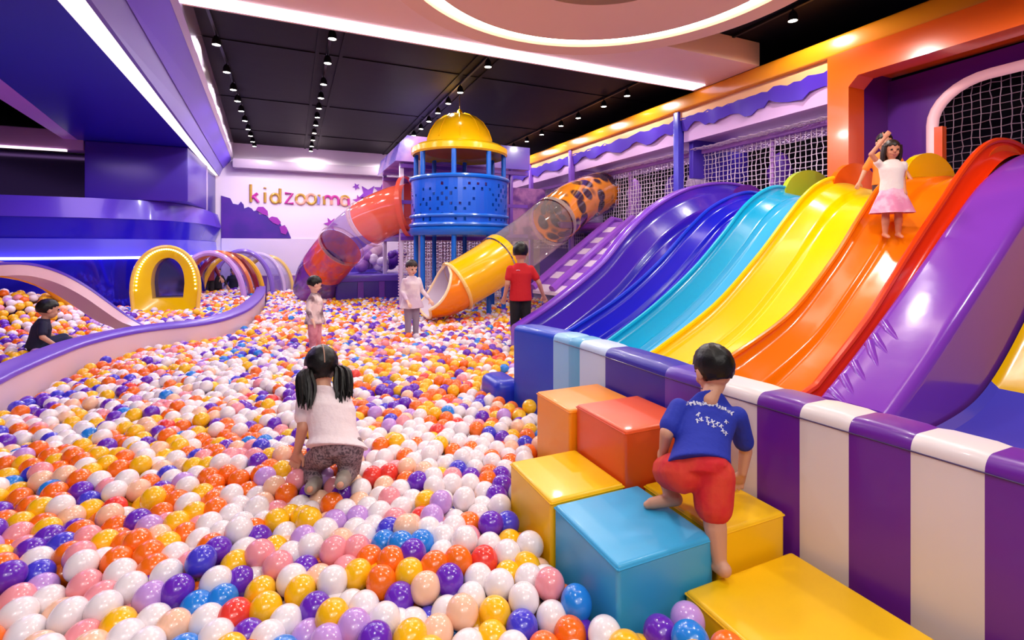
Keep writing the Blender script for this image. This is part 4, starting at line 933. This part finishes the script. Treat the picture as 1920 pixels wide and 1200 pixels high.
    if 'shirt' in c:
        mb = MB(); k = 1.21; hem = c.get('hem', 1.0); low = J['pel']-spine*c.get('shirt_drop', .02)*s
        ell(mb, [(low, .094*s*k*hem*fat, .080*s*k*hem*fat, fw_), (J['pel']+spine*.03*s, .090*s*k*fat, .074*s*k*fat, fw_), (mid, .085*s*k*fat, .068*s*k*fat, fw_), (J['chest'], .099*s*k*fat, .066*s*k*fat, fw_), (J['chest']+spine*.05*s, .088*s*k, .050*s*k, fw_), (J['neck']+spine*.004*s, .043*s*k, .037*s*k, fw_)], side, 24)
        for q in 'LR':
            sl = c.get('sleeve', .55); a_ = J['sh'+q]; E_ = J['el'+q]
            cap(mb, a_+(J['chest']-a_)*.25, a_, .036*s, .036*s)
            if sl <= 1: cap(mb, a_, a_.lerp(E_, sl), .037*s, .039*s)
            else: cap(mb, a_, E_, .037*s, .033*s); cap(mb, E_, E_.lerp(J['wr'+q], sl-1), .034*s, .027*s)
        so = garment('shirt', mb, c['shirt'])
        c['shirt_obj'] = so
    if 'pants' in c:
        mb = MB(); L = c.get('leg', 2.0)
        ell(mb, [(J['pel']-spine*.05*s, .074*s*fat, .064*s*fat, fw_), (J['pel']-spine*.02*s, .096*s*fat, .082*s*fat, fw_), (J['pel']+spine*.035*s, .089*s*fat, .073*s*fat, fw_)], hs)
        for q in 'LR':
            hip, kn, an = J['hip'+q], J['kn'+q], J['an'+q]
            w = c.get('loose', 1.0)
            if L <= 1: cap(mb, hip, hip.lerp(kn, L), .064*s*fat*w, .058*s*w)
            else: cap(mb, hip, kn, .062*s*fat*w, .047*s*w); cap(mb, kn, kn.lerp(an, L-1), .046*s*w, .036*s*w)
        garment('trousers' if L > 1.3 else 'shorts', mb, c['pants'])
    if 'skirt' in c:
        mb = MB(); rings = []
        for i in range(9):
            t = i/8; rad = .080+.125*t**.9; cc_ = J['pel']+spine*.05*s-UP*(.30*s*t*c.get('skirt_len', 1.0))
            rings.append([cc_+side*((rad*s+(.012*t*s)*math.sin(j*PI/3))*math.cos(2*PI*j/36))+fw_*((rad*.9*s+(.012*t*s)*math.sin(j*PI/3))*math.sin(2*PI*j/36)) for j in range(36)])
        mb.loft(rings, 0, True, False); mb.build('skirt', c['skirt'], e)
    if 'shoes' in c:
        for q in 'LR':
            mb = MB(); an, toe = J['an'+q], J['toe'+q]; td = V((toe-an).x, (toe-an).y, 0).normalized()
            cap(mb, an-td*.02*s-UP*.01*s, toe, .031*s, .027*s); cap(mb, an, an-UP*.015*s, .028*s, .030*s)
            garment('shoe', mb, c['shoes'], 2)
    return e
def cloth(name, rgb, mott=None, msc=14, bump=.25): return mat('cloth_'+name, rgb, rough=.8, bump=bump, bscale=22, mottled=mott, mscale=msc)
HB = ('black', (11, 8, 8)); HBR = ('brown', (44, 28, 22))
def J_(**k): return {a: (at(b_[0], b_[1], d=b_[2]) if isinstance(b_, tuple) and len(b_) == 3 else b_) for a, b_ in k.items()}
# boy climbing the steps
fdir = V(0.25, 1, -0.15)
J = J_(base=(1325, 1080, 1.64), head=(1337, 693, 1.93), face=V(.22, 1, -.35), up=V(.02, .3, 1), neck=(1330, 742, 1.89), chest=(1325, 790, 1.86), pel=(1310, 872, 1.73), shL=(1273, 765, 1.86), shR=(1383, 780, 1.88),
  elL=(1250, 812, 1.80), wrL=(1244, 846, 1.86), elR=(1398, 845, 1.92), wrR=(1392, 886, 1.92), hdL=V(.25, .6, -.6), hdR=V(.06, .30, -.55), pnR=V(0, .3, -1), pnL=V(.6, .2, -.5),
  hipL=(1278, 885, 1.74), hipR=(1338, 890, 1.72), knL=(1252, 884, 1.90), anL=(1252, 936, 1.86), toeL=V(0, 0, 0), knR=(1337, 955, 1.69), anR=(1333, 1055, 1.645), toeR=V(0, 0, 0))
J['anL'] = at(1257, 940, d=1.83); J['anL'].z = 0.478; J['toeL'] = J['anL']+V(-.060, .030, 0); J['toeL'].z = 0.452
J['anR'] = V(1.305, 1.225, 0.345); J['toeR'] = V(1.312, 1.30, 0.322)
boyc = dict(hair=HB, shirt=cloth('blue', (26, 44, 165)), sleeve=.72, head=.90, pants=cloth('red', (205, 24, 36), (214, 60, 40), 9), leg=.86, loose=1.12, shirt_drop=.0, skin=SK, hair_low=-.05)
e = person('child in blue T-shirt and red shorts climbing the soft step blocks', J, 1.0, boyc, near=True)
# white print on the shirt back
so = boyc['shirt_obj']; me = so.data
bv = BVHTree.FromPolygons([v.co.copy() for v in me.vertices], [tuple(p_.vertices) for p_ in me.polygons])
def decal(mb, pts, r):
    out = []
    for u, v in pts:
        d_ = (at(u, v, d=1)-CP).normalized(); hit = bv.ray_cast(CP, d_)
        if hit[0] is not None: out.append(hit[0]-d_*0.0012)
    if len(out) > 1: mb.tube(out, r, 5, squash=0.5)
mb = MB(); rg = random.Random(9)
for k in range(15):
    t = k/14; u = 1290+t*82; v = 757-9*math.sin(t*PI*.9)+t*20
    decal(mb, [(u+rg.uniform(-2, 2), v+rg.uniform(-5, -1)), (u+rg.uniform(-3, 3), v), (u+rg.uniform(-2, 2), v+rg.uniform(1, 5))], 0.0040)
    if rg.random() < .8: decal(mb, [(u-3, v+rg.uniform(-3, 3)), (u+3.5, v+rg.uniform(-3, 3))], 0.003)
for (u, v) in (((q_[0], q_[1]+14) for q_ in ((1309, 763), (1315, 772), (1326, 771), (1336, 776), (1345, 781), (1352, 785), (1356, 793), (1338, 784), (1308, 775), (1362, 777), (1328, 779), (1360, 799)))):
    decal(mb, [(u-4, v+rg.uniform(-3, 3)), (u, v+rg.uniform(-2, 2)), (u+4, v+rg.uniform(-3, 3))], 0.003); decal(mb, [(u+rg.uniform(-2, 2), v-4), (u, v+4)], 0.0026)
mb.build('shirt_print', mat('print', (205, 205, 225), rough=.6), so)
# girl with pigtails kneeling in the balls
J = J_(base=(620, 890, 2.4), head=(602, 690, 2.50), face=V(-.12, 1, -.45), up=V(-.02, .4, 1), neck=(606, 728, 2.44), chest=(615, 765, 2.42), pel=(632, 838, 2.33), shL=(572, 748, 2.42), shR=(642, 750, 2.43),
  elL=(568, 800, 2.36), wrL=(558, 845, 2.40), elR=(655, 785, 2.56), wrR=(640, 815, 2.74), hdL=V(-.1, .35, -.8), hdR=V(-.2, .6, -.5), hipL=(612, 848, 2.34), hipR=(655, 842, 2.33),
  knL=(580, 872, 2.50), anL=(590, 905, 2.34), toeL=(583, 915, 2.24), knR=(655, 882, 2.44), anR=(645, 894, 2.27), toeR=(640, 905, 2.20))
person('girl with two pigtails, white T-shirt and grey leggings kneeling in the ball pit', J, 1.12, dict(hair=HB, style='pigtails', head=.90, shirt=cloth('white', (236, 218, 222), bump=.4), sleeve=.62, hem=1.16, shirt_drop=.005, pants=cloth('leggings', (150, 128, 134), (82, 66, 74), 90), leg=1.85, skin=SK, hair_low=-.06, shoes=plain('sock', (150, 138, 128), 0.8)), near=True)
# helper for standing figures
def stand(u, vt, vb, d, H, yawdir, tilt=0.0, arms=((-.04, 0.0), (.04, 0.0)), spread=.5):
    top = at(u, vt, d=d); s = H/1.05; base = V(top.x, top.y, top.z-H); f = Vector((math.cos(yawdir), math.sin(yawdir), 0)); r_ = V(f.y, -f.x, 0)   # r_ = its right side
    P = lambda z, a=0.0, b_=0.0: base+UP*(z*s)+r_*(a*s)+f*(b_*s)
    J = dict(base=base, head=P(.945), face=f+V(0, 0, -.2), neck=P(.835), chest=P(.74), pel=P(.52), shL=P(.782, -.106), shR=P(.782, .106), elL=P(.64, -.135+arms[0][0], -.015), elR=P(.64, .135+arms[1][0], -.015),
             wrL=P(.51, -.15+arms[0][0]*2, .03+arms[0][1]), wrR=P(.51, .15+arms[1][0]*2, .03+arms[1][1]), hipL=P(.48, -.05), hipR=P(.48, .05), knL=P(.26, -.055*(.5+spread), .015), knR=P(.26, .055*(.5+spread), .0), anL=P(.05, -.06*(.5+spread)), anR=P(.05, .06*(.5+spread)), toeL=P(.02, -.06*(.5+spread), .07), toeR=P(.02, .06*(.5+spread), .07))
    return J, s
J, s = stand(976, 453, 648, 5.75, 1.24, math.radians(80), arms=((0.0, .02), (.05, .02)))
J['face'] = V(.6, 1, -.1)
rc = dict(hair=HB, shirt=cloth('redshirt', (196, 12, 26)), sleeve=.62, shirt_drop=.05, pants=cloth('black', (18, 17, 20)), leg=1.95, skin=SK, shoes=plain('shoe_black', (14, 14, 15)))
person('child in red T-shirt and black trousers standing beside the slides', J, s, rc)
bvs = rc['shirt_obj'].data
bv = BVHTree.FromPolygons([v.co.copy() for v in bvs.vertices], [tuple(p_.vertices) for p_ in bvs.polygons])
mb = MB(); decal(mb, [(968, 507), (971, 506.4), (975, 507)], 0.006)
if mb.v: mb.build('back_mark', mat('print', (205, 205, 225), rough=.6), rc['shirt_obj'])
J, s = stand(590, 517, 650, 5.6, .96, math.radians(-25), arms=((0.02, .03), (.02, .03)))
J['face'] = V(.85, .25, -.35); J['elR'] += V(0.0, 0, 0)
person('toddler in white top and pink trousers looking down at the balls', J, s*1.0, dict(hair=HB, shirt=cloth('cream', (236, 214, 212), (120, 90, 100), 7), sleeve=1.7, shirt_drop=.06, hem=1.1, pants=cloth('pinkp', (222, 150, 165), (190, 110, 130), 8), leg=1.9, skin=SK2, fat=1.12))
J, s = stand(772, 487, 625, 6.3, 1.02, math.radians(-70), arms=((-.03, .08), (.0, .12)))
J['face'] = V(.3, -1, -.4)
person('child in white jacket and grey trousers at the mouth of the yellow tube', J, s, dict(hair=HBR, shirt=cloth('offwhite', (232, 216, 220), (205, 180, 200), 5), sleeve=1.75, shirt_drop=.10, hem=1.35, pants=cloth('greyjean', (150, 136, 156)), leg=1.9, skin=SK2, fat=1.1))
J, s = stand(1672, 262, 447, 4.19, .84, math.radians(-130), arms=((0.03, .03), (.02, .0)))
J['wrR'] = J['head']+V(-.10, 0, .09); J['elR'] = J['shR']+V(-.09, 0.02, .09)
person('girl in white top and pink skirt standing on the orange slide', J, s, dict(hair=HBR, style='long', shirt=cloth('whitetop', (242, 222, 214)), sleeve=.3, skirt=cloth('pinkskirt', (236, 138, 172), (244, 184, 204), 10), skirt_len=1.0, skin=mat('skin_warm', (214, 138, 104), rough=.5), pants=cloth('redleg', (236, 76, 50)), leg=.45))
J, s = stand(1658, 248, 420, 4.75, .92, math.radians(-140))
person('child with dark hair behind the girl at the slide top', J, s, dict(hair=HB, shirt=cloth('orangetop', (236, 130, 40)), sleeve=.8, shirt_drop=.05, pants=cloth('darkp', (70, 40, 60)), leg=1.8, skin=SK))
# boy sitting behind the divider
bx = at(78, 655, d=4.95); f = V(.9, .42, 0).normalized(); r_ = V(f.y, -f.x, 0); s = 1.0
b_z = 0.36
P = lambda z, a=0.0, q=0.0: V(bx.x, bx.y, b_z)+UP*z*s+r_*a*s+f*q*s
J = dict(base=P(0), head=P(.42, 0, .05), face=f+V(.0, .1, -.2), neck=P(.325, 0, .02), chest=P(.24), pel=P(.06, 0, -.03), shL=P(.285, -.105), shR=P(.285, .105), elL=P(.16, -.15, .06), elR=P(.165, .165, -.01), wrL=P(.08, -.12, .15), wrR=P(.07, .19, .09),
         hipL=P(.05, -.055, 0), hipR=P(.05, .055, 0), knL=P(.10, -.11, .19), knR=P(.09, .09, .20), anL=P(.05, -.06, .34), anR=P(.06, .05, .36), toeL=P(.09, -.06, .42), toeR=P(.10, .05, .43))
person('child in navy T-shirt and dark shorts sitting behind the divider', J, s, dict(hair=HB, shirt=cloth('navy', (20, 20, 52), (28, 26, 60), 6), sleeve=.7, pants=cloth('navyshort', (26, 34, 70)), leg=.9, skin=SK))
for (u, vt, d, H, yw, sh, lab) in ((391, 474, 11.4, 1.15, -60, (120, 24, 50), 'small figure in dark red standing inside the hoop tunnel'), (408, 500, 11.7, .92, -80, (30, 20, 34), 'small figure in black standing right beside the dark red one in the tunnel'), (438, 500, 12.2, 1.0, -100, (24, 22, 50), 'small figure in navy at the right side of the hoop tunnel')):
    J, s = stand(u, vt, 560, d, H, math.radians(yw)); person(lab, J, s, dict(hair=HB, shirt=cloth('t%d' % u, sh), sleeve=1.6, shirt_drop=.06, pants=cloth('tp%d' % u, (22, 16, 26)), leg=1.9, skin=SK))
